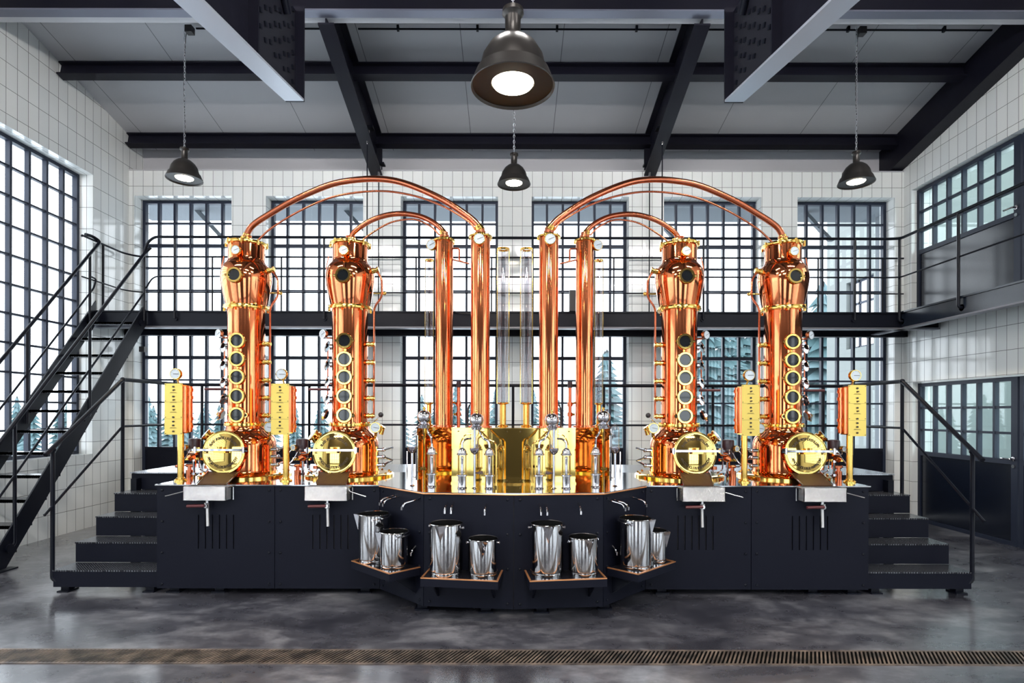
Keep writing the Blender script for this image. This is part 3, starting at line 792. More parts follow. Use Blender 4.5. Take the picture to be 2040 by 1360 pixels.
# ------------------------------------------------------------------ pot stills
def still(X, s, lab, curtain=True):
    """s=+1: side pipe on the right (the two left stills); -1 mirrored"""
    t = thing('pot_still', lab, 'still', (X,5.76,ZT), 0, 'copper pot stills')
    m = MB(); m.lathe([(.30,0),(.437,0),(.437,.018),(.42,.03),(.33,.034),(.30,.03)],64)
    ring_bolts(m, .405, .028, 16, .012)
    m.build('base_ring', BRASS, t)
    prof = [(.285,.03),(.292,.05),(.286,.07),(.286,.30),(.282,.345),(.268,.385),(.243,.418),(.214,.440),(.194,.462),(.187,.485),(.186,.505)]
    MB().lathe(prof,64).build('pot_body', COPPER, t)
    m = MB(); m.lathe([(.178,.50),(.205,.50),(.207,.512),(.205,.53),(.178,.53)],64); ring_bolts(m,.19,.528,16,.01); m.build('lower_flange', BRASS, t)
    MB().lathe([(.176,.53),(.176,1.68)],64).build('column', COPPER, t)
    m = MB(); m.lathe([(.180,1.665),(.212,1.668),(.216,1.68),(.216,1.69),(.212,1.705),(.188,1.71)],64)
    for k in range(6):
        a = 2*PI*k/6+.3; m.box(.204*math.cos(a)-.009,.204*math.cos(a)+.009,.204*math.sin(a)-.009,.204*math.sin(a)+.009,1.65,1.718)
    m.build('upper_flange', BRASS, t)
    hp = crv([(.190,0,1.705),(.206,0,1.77),(.230,0,1.89),(.241,0,1.98),(.236,0,2.05),(.214,0,2.105),(.188,0,2.135),(.174,0,2.16)],5)
    MB().lathe([(p.x,p.z) for p in hp]+[(.172,2.18),(.172,2.325)],64).build('helmet', COPPER, t)
    m = MB(); m.lathe([(.172,2.312),(.196,2.318),(.199,2.33),(.196,2.345),(.12,2.352),(.06,2.354)],64)
    for k in range(8):
        a = 2*PI*k/8+.2; m.box(.195*math.cos(a)-.008,.195*math.cos(a)+.008,.195*math.sin(a)-.008,.195*math.sin(a)+.008,2.30,2.355)
    m.build('top_lid', BRASS, t)
    m = MB(); m.lathe([(.052,2.35),(.054,2.365),(.04,2.37),(.037,2.41),(.048,2.412),(.048,2.42),(.03,2.425)],28); m.build('vapour_outlet', COPPER_D, t)
    gauge(t, T(0,-.235,2.215), .047, BRASS, .35)
    MB().cyl((0,-.165,2.215),(0,-.225,2.215),.012,10).build('gauge_stem', BRASS, t)
    porthole(t, T(0,-.222,1.965) @ RX(-.06), .078, .04)
    for z in (1.34,1.16,.984,.797,.612):
        porthole(t, T(0,-.168,z), .080, .035)
    # ties between the portholes
    for z in (1.25,1.07,.89,.705): MB().cyl((0,-.172,z-.03),(0,-.172,z+.03),.014,10).build('joint_boss', BRASS, t)
    # outer side: round inspection covers with stay pipe
    for z in (1.30,1.12,.945,.77):
        m = MB(); m.cyl((-s*.17,0,z),(-s*.205,-.01,z),.03,16); m.lathe([(.058,0),(.062,.006),(.05,.014),(.0001,.016)],24,T(-s*.222,-.012,z) @ RY(-s*PI/2*.82))
        m.build('side_port', STEEL, t)
    m = MB(); m.tube([(-s*.236,.03,.72),(-s*.236,.03,1.34)],.007,8); m.build('stay_pipe', COPPER_D, t)
    m = MB(); m.tube(fillet([(-s*.17,0,1.39),(-s*.24,-.02,1.39),(-s*.26,-.03,1.42)],.03),.010,8); st = m.build('side_stem', COPPER_D, t)
    gauge(t, T(-s*.262,-.045,1.425) @ RZ(-s*.5), .045, STEEL, .5)
    m = MB(); m.tube(fillet([(-s*.2,0,.87),(-s*.28,-.02,.87),(-s*.41,-.02,.87)],.01),.013,8); m.build('lever_handle', MAROON, t)
    m = MB(T(-s*.225,-.02,.61) @ RY(-s*1.2)); m.lathe([(.045,0),(.06,.01),(.06,.03),(.02,.04)],10); m.box(-.065,.065,-.012,.012,.02,.035); m.box(-.012,.012,-.065,.065,.02,.035)
    m.build('hand_wheel', STEEL, t)
    # inner side: five copper unions on a riser pipe
    for z in (1.326,1.143,.96,.782,.605):
        m = MB(); q = RY(s*PI/2)
        m.lathe([(.020,0),(.020,.012),(.028,.014),(.028,.028),(.021,.030),(.021,.05),(.028,.052),(.028,.068),(.018,.072),(.018,.085)],16,T(s*.172,-.02,z) @ q); m.build('pipe_union', COPPER_D if z < 0 else BRASS, t)
    m = MB(); m.tube(fillet([(s*.247,-.02,.60),(s*.247,-.02,1.70),(s*.325,-.02,1.80),(s*.325,-.02,1.98),(s*.285,-.02,2.05),(s*.24,-.02,2.06)],.05),.010,10); m.build('side_pipe', COPPER_D, t)
    m = MB(); m.lathe([(.018,0),(.03,.005),(.03,.03),(.022,.032),(.022,.06),(.03,.062),(.03,.075)],14,T(s*.222,-.03,2.06) @ RY(s*1.3)); m.build('top_union', BRASS, t)
    m = MB(); m.cyl((s*.24,-.02,1.84),(s*.345,-.02,1.84),.008,8); m.ball((s*.35,-.02,1.84),.02,8); m.build('side_knob', BRASS, t)
    # small clips round the neck
    m = MB(); m.tube([(-s*.205,-.05,2.2),(-s*.225,-.05,2.1),(-s*.225,-.05,1.9)],.005,6); m.build('capillary', COPPER_D, t)
    # sampling cock on the column
    m = MB(); m.cyl((s*.075,-.155,.61),(s*.08,-.20,.61),.024,16); v = m.build('sample_cock', BRASS, t)
    MB().cyl((s*.08,-.199,.61),(s*.0805,-.205,.61),.016,12).build('cock_opening', RUBBER, v)
    # slanted sight port on the shoulder
    m = MB(); d = Vector((-s*.62,-.40,.55)).normalized(); p = Vector((-s*.205,-.14,.33))
    m.cyl(p, p+d*.10, .042, 20); m.cyl(p+d*.09, p+d*.115, .062, 20); m.cyl(p+d*.135, p+d*.155, .062, 20); m.cyl(p+d*.11,p+d*.14,.05,20); o = m.build('shoulder_port', BRASS, t)
    MB().cyl(p+d*.1545, p+d*.157, .045, 20).build('port_glass', DARKGLASS, o)
    # shoulder gauge with brass body
    m = MB(); m.tube(fillet([(s*.24,-.08,.36),(s*.29,-.12,.40),(s*.29,-.12,.47)],.03),.014,10); m.cyl((s*.31,-.06,.45),(s*.35,-.06,.50),.03,12); m.cyl((s*.33,-.07,.42),(s*.345,-.07,.47),.022,12); m.build('gauge_mount', BRASS, t)
    gauge(t, T(s*.288,-.135,.49), .052, BRASS, -.2)
    m = MB(); m.tube([(s*.25,-.09,.53),(s*.33,-.1,.60)],.005,6); o = m.build('knob_rod', STEEL, t); MB().ball((s*.335,-.1,.615),.026,8).build('knob', RUBBER, o)
    # valve cluster on the pot flank
    m = MB(); m.cyl((s*.30,-.12,.03),(s*.30,-.12,.30),.012,10)
    for z in (.06,.12,.18,.25): m.cyl((s*.30,-.12,z),(s*.30,-.12,z+.025),.02,8)
    m.build('drain_pipe', BRASS, t)
    for z, a in ((.27,.25),(.20,-.35),(.12,.5)):
        m = MB(T(s*.30,-.12,z)); m.cyl((0,0,0),(s*.06,0,.0),.018,10); m.ball((s*.07,0,0),.022,8); v = m.build('valve', CHROME, t)
        MB(T(s*.37,-.12,z)).tube([(0,-.01,0),(s*.10*math.cos(a),-.02,.10*math.sin(a))],.009,8).build('valve_lever', CHROME, v)
    # manway and lid
    ox = -s*.042; lz = .258
    m = MB(T(ox,0,lz) @ RX(PI/2)); m.lathe([(.178,.13),(.178,.345),(.192,.348),(.192,.362)],48,cap=False); m.build('manway_neck', COPPER, t)
    dome = lambda r: .018*(1-(min(r,.19)/.19)**2)
    LM = T(ox,-.372,lz) @ RX(-.09)
    m = MB(LM @ RX(PI/2)); pr_ = [(.205,-.012),(.207,0),(.203,.008),(.195,.006)]+[(.19*(1-k/12)+.0001,dome(.19*(1-k/12))+.004) for k in range(13)]
    m.lathe(pr_,64,cap=False); lid = m.build('manway_lid', BRASS_L, t)
    m = MB(LM @ T(0,-.004,0)); arc_text(m,'BLACK FOREST DISTILLERS',.137,PI*.84,PI*.16,.034,True,dome); m.build('lettering', INK, lid, smooth=False)
    m = MB(LM @ T(0,-.004,0))
    arc_text(m,'ARNOLD HOLSTEIN MARKDORF',.140,PI*1.12,PI*1.88,.034,False,dome); m.build('lettering', INK, lid, smooth=False)
    m = MB(T(ox,-.445,lz+.027)); m.box(-.255,.215,-.012,.012,-.010,.010) if s > 0 else m.box(-.215,.255,-.012,.012,-.010,.010)
    e = .225*s
    for q in (-1,1):
        xx = q*.225; m.box(xx-.012,xx+.012,-.016,.05,-.022,.022); m.cyl((xx,-.01,-.03),(xx,-.01,.03),.011,8)
    m.tube(fillet([(-s*.24,0,.0),(-s*.30,-.0,.012),(-s*.30,0,-.03),(-s*.24,0,-.03)],.01),.006,6)
    m.build('clamp_bar', CHROME, t)
    m = MB(T(ox,-.445,lz+.027)); m.box(-.05,.05,-.018,.008,-.026,-.008); m.cyl((0,-.0,.01),(0,0,.03),.02,10); m.build('clamp_screw', BRASS, t)
    m = MB(T(ox,0,.02)); m.cyl((-s*.24,-.40,.235),(-s*.30,-.38,.225),.022,12); m.cyl((-s*.29,-.36,.20),(-s*.33,-.36,.18),.03,12); m.build('hinge', COPPER, t)
    # chute under the lid
    m = MB(); 
    cb = s*.05
    m.add([(ox-.145,-.36,.075),(ox+.145,-.36,.075),(cb+.130,-.755,.006),(cb-.130,-.755,.006),(ox-.145,-.36,.063),(ox+.145,-.36,.063),(cb+.130,-.755,-.004),(cb-.130,-.755,-.004)],
          [(3,2,1,0),(4,5,6,7),(0,1,5,4),(1,2,6,5),(2,3,7,6),(3,0,4,7)])
    ch = m.build('chute', CHUTE, t, smooth=False)
    for q in (-1,1): MB().tube([(ox+q*.147,-.36,.080),(cb+q*.132,-.757,.012)],.005,6).build('chute_rim', STEEL, ch)
    return t
SX = (-2.68,-1.63,1.70,2.75)
labs = ('copper pot still with onion helmet, far left of the four','copper pot still with onion helmet, second from left, left of the brass cabinet',
        'copper pot still with onion helmet, right of the brass cabinet, second from right','copper pot still with onion helmet, far right of the four')
for X, s, l in zip(SX, (1,1,-1,-1), labs): still(X, s, l)

# ------------------------------------------------------------------ catch trays
wn = ('far left pot still','second pot still from the left','third pot still from the left','far right pot still')
for i, X in enumerate(SX):
    s = 1 if X < 0 else -1
    t = thing('catch_tray', 'swirl brushed steel tray with red tap under %s' % wn[i], 'tray', (X+.045*s if False else X+.03*s,5.018,.845), 0, 'steel catch trays on the platform front')
    w = .185
    m = MB(); m.box(-w,w,-.10,-.095,0,.115).box(-w,-w+.005,-.10,0,0,.115).box(w-.005,w,-.10,0,0,.115).box(-w,w,-.10,0,-.004,.0).box(-w,w,-.006,0,0,.115)
    m.build('basin', SWIRL, t, smooth=False)
    m = MB(); m.tube(fillet([(s*(w+.02),-.005,.10),(s*(w+.02),-.005,-.01)],.01),.006,6); m.tube(fillet([(s*(w),-.06,.105),(s*(w+.02),-.005,.105)],.01),.005,6); m.build('hanging_hook', STEEL, t)
    rs = -1 if i in (0,) else 1
    m = MB(); m.tube(fillet([(rs*w,-.05,.10),(rs*(w+.005),-.05,.07),(rs*(w+.16),-.09,.03)],.02),.005,6); m.build('stirring_rod', STEEL, t)
    m = MB(); m.cyl((0,-.05,0),(0,-.05,-.07),.014,12); m.cyl((0,-.05,-.03),(0,-.05,-.075),.024,6); m.cyl((0,-.085,-.055),(0,-.04,-.055),.016,10); v = m.build('tap_body', STEEL, t)
    MB().cyl((0,-.05,-.07),(0.004,-.05,-.235),.012,12).build('tap_spout', WHITE_STEEL, t)
    m = MB(); m.tube([(-.005,-.09,-.052),(-.155,-.09,-.056)],.013,8); m.build('tap_lever', MAROON, v)

# ------------------------------------------------------------------ vapour pipes
def pw(x, y, Y): return Vector(((x-CX)*Y/F, Y, EYE-(y-CY)*Y/F))
def arc(pts, ya, yb, r, lab, mirror=False, group='copper vapour pipes', ends=True):
    n = len(pts); out = []
    x0, x1 = pts[0][0], pts[-1][0]
    for (x, y) in pts:
        f = (x-x0)/(x1-x0); p = pw(x, y, ya+(yb-ya)*f)
        out.append(p)
    if mirror:
        out = [Vector((.055-p.x+.01, p.y, p.z)) for p in out]
    base = out[0].copy()
    t = thing('vapour_pipe' if ends else 'reflux_pipe', lab, 'pipe', base, 0, group)
    loc = [p-base for p in out]
    MB().tube(crv(loc, 6), r, 14).build('bent_tube', COPPER_D, t)
    if ends:
        for p, q in ((loc[0], loc[1]), (loc[-1], loc[-2])):
            m = MB(); d = (q-p).normalized(); m.cyl(p, p+d*.03, r*1.5, 16); m.cyl(p+d*.035,p+d*.055, r*1.3, 16)
            m.build('union_nut', BRASS, t)
    return t
big = [(489,478),(492,466),(505,448),(540,425),(583.6,400),(650,371),(700,360),(755,357),(807,366),(876,395),(927,427),(950,447),(957,460)]
thin = [(509,486),(517,476),(544.6,452),(606,416),(670,391),(749,381),(814,388),(876,408.5),(931,440),(946,458)]
bigI = [(700,485),(702,466),(732,443),(766,430),(800,426),(835,431),(862,443),(880,458),(884,470)]
thinI = [(711,488),(735,468),(770,447),(797,439),(828,438),(858,452),(874,468)]
for mir, sd in ((False,'left'),(True,'right')):
    q = 'outer %s' % sd
    arc(big, 5.76, 5.35, .030, 'large copper vapour pipe arching highest from the %s still to a tall column' % q, mir)
    arc(thin, 5.66, 5.35, .0095, 'thin copper pipe curving just under the large arch of the %s still' % q, mir, 'thin copper reflux pipes', False)
    q = 'inner %s' % sd
    arc(bigI, 5.76, 5.60, .026, 'copper vapour pipe in a low arch from the %s still to its column' % q, mir)
    arc(thinI, 5.66, 5.60, .0085, 'thin copper pipe curving under the low arch of the %s still' % q, mir, 'thin copper reflux pipes', False)

# ------------------------------------------------------------------ brass cabinet
CZ = 1.47
t = thing('brass_cabinet', 'polished brass cabinet in the middle of the platform carrying the copper columns', 'cabinet', (.024,5.14,ZT))
poly = [(-.955,.50),(-.56,0),(0,-.085),(.56,0),(.955,.50),(.955,.9),(-.955,.9)]
MB().prism(poly, .012, CZ-ZT-.006).build('cabinet_body', BRASS_L, t, smooth=False)
MB().prism([(p[0]*1.005, p[1]-.006) for p in poly], CZ-ZT-.006, CZ-ZT).build('cabinet_top', BRASS, t, smooth=False)
MB().prism([(p[0]*1.01, p[1]-.012) for p in poly], 0, .012).build('base_strip', BRASS, t, smooth=False)
m = MB()
for x, y in ((-.50,-.012),(-.06,-.08),(.06,-.08),(.50,-.012)):
    for z in (.03,.47): m.cyl((x,y-.012,z),(x,y+.01,z),.005,8)
m.build('screws', INK, t)

def condenser(x, y, r, ztop, lab, dial, tee):
    t = thing('copper_column', lab, 'column', (x,y,CZ), 0, 'tall copper condenser columns')
    h = ztop-CZ
    MB().lathe([(r,.012),(r,h)],48).build('column_tube', COPPER, t)
    m = MB(); m.lathe([(r,0),(r+.022,0),(r+.022,.012),(r,.014)],40); m.build('foot_flange', COPPER_D, t)
    m = MB(); m.lathe([(r,h-.02),(r+.02,h-.016),(r+.02,h),(r*.6,h+.012),(.045,h+.03),(.042,h+.045)],40)
    for k in range(5):
        a = 2*PI*k/5+.5; m.box((r+.013)*math.cos(a)-.006,(r+.013)*math.cos(a)+.006,(r+.013)*math.sin(a)-.006,(r+.013)*math.sin(a)+.006,h-.03,h+.010)
    m.build('top_flange', BRASS, t)
    MB().lathe([(.048,h+.03),(.048,h+.05),(.038,h+.055),(.038,h+.08)],20).build('pipe_socket', COPPER_D, t)
    gauge(t, T(*dial[:3]) @ RZ(dial[3]), .054, BRASS, .35)
    d = Vector(dial[:3]); MB().tube([d+Vector((0,.03,0)), Vector((d.x*.3,-r*.9 if abs(d.x) < .05 else 0,h-.06))],.011,8).build('gauge_stem', BRASS, t)
    if tee:
        m = MB(); m.tube(fillet([(tee*r,0,h-.08),(tee*(r+.06),0,h-.08),(tee*(r+.06),0,h-.2),(tee*(r+.10),-.0,h-.215)],.02),.009,8); m.tube([(tee*r,0,h-.19),(tee*(r+.16),0,h-.23)],.008,8); m.build('vent_bracket', COPPER_D, t)
    return t
condenser(-.29,5.35,.090,3.262,'tall copper column with a round gauge, inner one left of the glass tubes',(-.005,-.135,3.20-CZ,0),0)
condenser(-.66,5.60,.087,3.30,'tall copper column with gauge on its left, second from left',(-.125,-.03,3.25-CZ,-.35),1)
condenser(.352,5.35,.090,3.262,'tall copper column with a round gauge, inner one right of the glass tubes',(.005,-.135,3.20-CZ,0),0)
condenser(.722,5.60,.087,3.30,'tall copper column with gauge on its right, outermost right',(.125,-.03,3.25-CZ,.35),-1)

def glass_tube(x, y, r, ztop, lab):
    t = thing('glass_tube', lab, 'tube', (x,y,CZ), 0, 'tall glass tubes on brass feet')
    h = ztop-CZ; hb = .235
    MB().lathe([(r*1.0,0),(r*1.05,.012),(r*.62,.02),(r*.62,hb-.02),(r*1.1,hb-.012),(r*1.15,hb),(r*.9,hb+.004)],24).build('brass_foot', BRASS, t)
    MB().lathe([(r,hb),(r,h-.01)],32,cap=False).build('glass_cylinder', VGLASS, t)
    MB().lathe([(r*.45,hb),(r*.45,h-.02)],20,cap=False).build('inner_tube', GREYGLASS, t)
    m = MB(); m.lathe([(r*.8,h-.012),(r*1.2,h-.01),(r*1.2,h+.004),(r*.8,h+.006)],24,cap=False); m.build('top_ring', BRASS, t)
    m = MB()
    for q in (-1,1): m.cyl((q*r*1.12,0,hb-.01),(q*r*1.12,0,h),.0035,6)
    m.build('tie_rods', BRASS, t)
glass_tube(-.080,5.60,.052,3.215,'tall clear glass tube with brass foot, left one of the centre pair')
glass_tube(.150,5.60,.052,3.215,'tall clear glass tube with brass foot, right one of the centre pair')
glass_tube(-.835,5.80,.038,3.16,'slim clear glass tube behind the left copper column')
glass_tube(.893,5.80,.038,3.16,'slim clear glass tube behind the right copper column')
for x, s, lab in ((-.520,1,'short copper pipe with dark cap between the two left copper columns'),(.585,-1,'short copper pipe with dark cap between the two right copper columns')):
    t = thing('vent_pipe', lab, 'pipe', (x,5.65,CZ), 0, 'short capped pipes on the brass cabinet')
    m = MB(); m.cyl((0,0,0),(0,0,.39),.017,14); m.cyl((0,0,.20),(0,0,.24),.026,12); m.cyl((0,0,.10),(0,0,.14),.026,12); m.build('copper_pipe', COPPER_D, t)
    MB().cyl((0,0,.385),(0,0,.445),.024,16).build('cap', MOTOR, t)
    m = MB(); m.cyl((-s*.05,0,.12),(0,0,.12),.012,10); m.tube(crv([(-s*.02,0,.22),(-s*.06,0,.24),(-s*.07,0,.19)]),.008,8); m.build('valve', BRASS, t)
    m = MB(); m.tube(crv([(s*.10,-.1,0),(s*.10,-.1,.14),(s*.11,-.1,.2),(s*.135,-.1,.22)]),.008,8); m.build('bent_wire_pipe', RUBBER, t)

# ------------------------------------------------------------------ spirit safes
def lantern(t, x, y, s=1):
    M = T(x,y,0)
    m = MB(M); m.lathe([(.040,0),(.042,.006),(.036,.012),(.036,.10),(.046,.104),(.047,.116),(.036,.12)],24); b = m.build('lantern_base', CHROME, t)
    MB(M).lathe([(.034,.118),(.034,.285)],24,cap=False).build('lantern_glass', VGLASS, t)
    MB(M).lathe([(.012,.12),(.014,.26),(.008,.27)],12).build('hydrometer_tube', CHROME, t)
    m = MB(M); m.lathe([(.046,.280),(.047,.292),(.040,.296),(.036,.315),(.022,.335),(.010,.342),(.010,.37)],24); m.build('lantern_cap', CHROME, t)
    m = MB(M)
    for k in range(4):
        a = PI/4+k*PI/2; m.cyl((.043*math.cos(a),.043*math.sin(a),.10),(.043*math.cos(a),.043*math.sin(a),.295),.0035,6)
    m.build('lantern_rods', BRASS, t)
def safe_inner(x, s, lab):
    t = thing('spirit_safe', lab, 'distilling apparatus', (x,4.80,ZT), 0, 'glass and chrome spirit safes')
    lantern(t, -s*.105, 0); lantern(t, s*.125, 0)
    j = 0
    MB().lathe([(.028,0),(.012,.01),(.011,.03),(.011,.29)],16).build('stand_pipe', CHROME, t)
    MB().lathe([(.012,.285),(.030,.30),(.041,.325),(.042,.338),(.030,.342)],24).build('bowl', mat('dark_chrome',(.35,.33,.38),.12,1.0), t)
    MB().lathe([(.039,.34),(.039,.50),(.030,.525),(.012,.54)],24,cap=False).build('glass_jar', VGLASS, t)
    MB().lathe([(.010,.34),(.012,.50)],12).build('inner_tube', CHROME, t)
    m = MB(T(s*.014,.04,.575)); m.ball((0,0,.0),.061,14); m.lathe([(.04,-.085),(.05,-.06),(.03,-.045)],20); d = m.build('chrome_dome', CHROME, t)
    m = MB(T(s*.014,.04,.64)); m.ball((0,0,.012),.013,8); m.cyl((0,0,-.01),(0,0,.01),.008,8); m.build('finial', BRASS, t)
    m = MB(); m.tube(crv([(s*.03,.04,.50),(s*.055,.02,.45),(s*.075,0,.42),(s*.11,0,.40),(s*.125,0,.36)]),.010,10); m.tube(crv([(-s*.03,.02,.42),(-s*.07,0,.415),(-s*.10,0,.39),(-s*.105,0,.36)]),.009,10)
    m.build('swan_pipe', CHROME, t)
    m = MB(); m.tube(crv([(-s*.03,.03,.46),(-s*.09,.02,.44),(-s*.125,.01,.36),(-s*.125,.01,.31)]),.005,8); m.tube(crv([(s*.05,.06,.48),(s*.12,.05,.41),(s*.17,.04,.38),(s*.18,.04,.30),(s*.18,.04,.02)]),.007,8); m.build('side_tube', BRASS, t)
    m = MB(); m.cyl((s*.0,-.0,.13),(s*.05,-.01,.13),.008,8); m.cyl((s*.035,-.01,.13),(s*.07,-.01,.135),.014,8); m.build('tap', MOTOR, t)
    return t
def safe_outer(x, s, lab):
    t = thing('spirit_safe', lab, 'distilling apparatus', (x,4.93,ZT), 0, 'glass and chrome spirit safes')
    lantern(t, s*.08, -.03)
    MB(T(-s*.10,.03,0)).lathe([(.028,0),(.012,.01),(.011,.03),(.011,.29)],16).build('stand_pipe', CHROME, t)
    MB(T(-s*.10,.03,0)).lathe([(.012,.285),(.030,.30),(.041,.325),(.042,.338),(.030,.342)],24).build('bowl', mat('dark_chrome',(.35,.33,.38),.12,1.0), t)
    MB(T(-s*.10,.03,0)).lathe([(.037,.34),(.037,.49),(.028,.515),(.010,.53),(.01,.55)],24,cap=False).build('glass_jar', VGLASS, t)
    m = MB(); m.cyl((-s*.145,.03,.0),(-s*.145,.03,.30),.006,8); m.cyl((-s*.06,.03,.05),(-s*.06,.03,.44),.012,10); m.tube(crv([(-s*.06,.03,.12),(-s*.075,.03,.08),(-s*.10,.03,.06)]),.009,8); m.build('side_tube', CHROME, t)
    m = MB(T(0,.05,.60)); m.ball((0,0,0),.062,14); m.lathe([(.045,-.10),(.052,-.07),(.03,-.045)],20); m.build('chrome_dome', CHROME, t)
    m = MB(T(0,.05,.665)); m.ball((0,0,.012),.013,8); m.cyl((0,0,-.01),(0,0,.01),.008,8); m.build('finial', BRASS, t)
    m = MB(); m.tube(crv([(s*.03,.05,.51),(s*.04,.03,.46),(s*.07,0,.42),(s*.08,-.03,.36)]),.010,10); m.tube(crv([(-s*.03,.05,.52),(-s*.06,.03,.5),(-s*.07,.03,.46),(-s*.10,.03,.44)]),.009,8); m.build('swan_pipe', CHROME, t)
    m = MB(); m.cyl((0,.05,.0),(0,.05,.52),.010,10); m.cyl((-s*.03,.03,.15),(s*.02,.03,.15),.014,8); m.build('rear_stand', BRASS, t)
    return t
safe_inner(-.306,1,'chrome and glass spirit safe with two lanterns, left of the cabinet middle')
safe_inner(.362,-1,'chrome and glass spirit safe with two lanterns, right of the cabinet middle')
safe_outer(-.760,1,'chrome and glass spirit safe with one lantern, far left end of the bay')
safe_outer(.808,-1,'chrome and glass spirit safe with one lantern, far right end of the bay')

# ------------------------------------------------------------------ brass control cabinets on pillars
def control(x, s, lab):
    t = thing('control_pillar', lab, 'control box', (x,5.29,ZT), 0, 'brass control boxes on pillars')
    m = MB(); m.lathe([(.028,.012),(.028,.44)],24); m.build('pillar', BRASS, t)
    m = MB(); m.lathe([(.055,0),(.055,.010),(.034,.014),(.034,.03)],24); ring_bolts(m,.044,.008,6,.006,.012); m.build('base_flange', BRASS, t)
    bx = -s*.035
    m = MB(T(bx,0,.43)); m.box(-.062,.062,-.05,.10,.01,.46); 
    m.build('case', BRASS, t)
    m = MB(T(bx,0,.43)); m.cyl((s*.045,.03,.02),(s*.045,.03,.45),.045,20); m.cyl((s*.06,.09,.02),(s*.06,.09,.45),.03,16)
    for z in (.06,.13,.33,.40): m.cyl((s*.06,.09,z),(s*.06,.09,z+.03),.038,12)
    m.build('copper_manifold', COPPER, t)
    m = MB(T(bx,-.055,.43)); m.box(-.082,.082,-.003,.003,0,.47)
    fp = m.build('face_plate', BRASS_F, t)
    m = MB(T(bx,-.0585,.43))
    for z in (.44,.35,.26,.16,.12,.085): m.cyl((0,0,z),(0,-.008,z),.0085,10)
    m.build('buttons', RUBBER, fp)
    m = MB(T(bx,-.0585,.43))
    for z in (.408,.318,.228): m.cyl((0,0,z),(0,-.006,z),.007,8); m.box(-.002,.012,-.009,-.006,z-.002,z+.008)
    for z in (.03,): m.cyl((0,0,z),(0,-.006,z),.009,10)
    for z in (.46,.31,.16,.01):
        for xx in (-.073,.073): m.cyl((xx,0,z),(xx,-.003,z),.004,6)
    m.build('switches', INK, fp)
    m = MB(T(bx,-.0585,.43))
    for z in (.383,.293,.203,.058):
        m.box(-.035,.035,-.0008,0,z-.001,z+.001)
        for k in range(7): m.box(-.028+k*.008,-.023+k*.008,-.0008,0,z+.003,z+.008)
    for z in (.145,.30): m.box(-.080,.080,-.0006,0,z-.0008,z+.0008)
    m.build('engraved_marks', INK, fp)
    gauge(t, T(bx+.02*s*0,-.03,.99) @ RZ(0), .052, BRASS, 0)
    MB().cyl((bx+s*.02,-.0,.88),(bx,.0,.955),.008,8).build('gauge_stem', BRASS, t)
    return t
for x, s, l in ((-3.07,1,'brass control box on a pillar at the far left of the platform'),(-2.09,1,'brass control box on a pillar between the two left pot stills'),
                (2.17,-1,'brass control box on a pillar between the two right pot stills'),(3.15,-1,'brass control box on a pillar at the far right of the platform')):
    control(x, s, l)

def motor(x, s, lab):
    t = thing('agitator_motor', lab, 'motor', (x,5.50,ZT), 0, 'dark maroon motors on pipe stands')
    m = MB(); m.lathe([(.052,.20),(.055,.205),(.055,.37),(.05,.38),(.03,.385)],20); m.build('motor_case', MOTOR, t)
    m = MB(); m.cyl((0,0,.10),(0,0,.21),.018,10); m.box(-.085,.085,-.02,.02,.175,.20); m.build('mount', BRASS, t)
    m = MB(); m.cyl((s*.03,-.06,0),(s*.03,-.06,.20),.012,10); m.cyl((s*.03,-.06,.04),(s*.03,-.06,.06),.020,8); m.cyl((s*.03,-.06,.17),(s*.03,-.06,.19),.018,8); m.build('steel_pipe', CHROME, t)
    m = MB(); m.cyl((-s*.03,-.03,0),(-s*.03,-.03,.085),.032,16); m.cyl((-s*.03,-.03,.085),(-s*.03,-.03,.13),.018,10); m.cyl((-s*.06,-.03,.125),(s*.03,-.03,.125),.016,10); m.build('copper_trap', COPPER_D, t)
    m = MB(); m.tube(crv([(-s*.05,-.05,.29),(-s*.10,-.05,.25),(-s*.10,-.05,.14),(-s*.06,-.05,.125)]),.007,8); m.tube([(-s*.12,-.06,.12),(-s*.05,-.06,.20),(-s*.01,-.05,.28)],.006,8); m.tube(fillet([(s*.06,-.03,.19),(s*.07,-.04,.09),(s*.14,-.06,.06),(s*.17,-.06,.10)],.03),.007,8); m.build('connecting_tube', CHROME, t)
    gauge(t, T(-s*.055,-.075,.30) @ RZ(-s*.3), .028, BRASS, .2)
    m = MB(); m.ball((-s*.12,-.06,.12),.02,8); m.cyl((-s*.12,-.06,.12),(-s*.145,-.06,.12),.012,8); m.cyl((s*.16,-.06,.10),(s*.16,-.06,.13),.03,12); m.build('valve_body', COPPER_D, t)
for x, s, l in ((-3.06,1,'dark maroon motor beside the far left pot still'),(-2.02,1,'dark maroon motor beside the second pot still from the left'),
                (2.10,-1,'dark maroon motor beside the third pot still from the left'),(3.12,-1,'dark maroon motor beside the far right pot still')):
    motor(x, s, l)

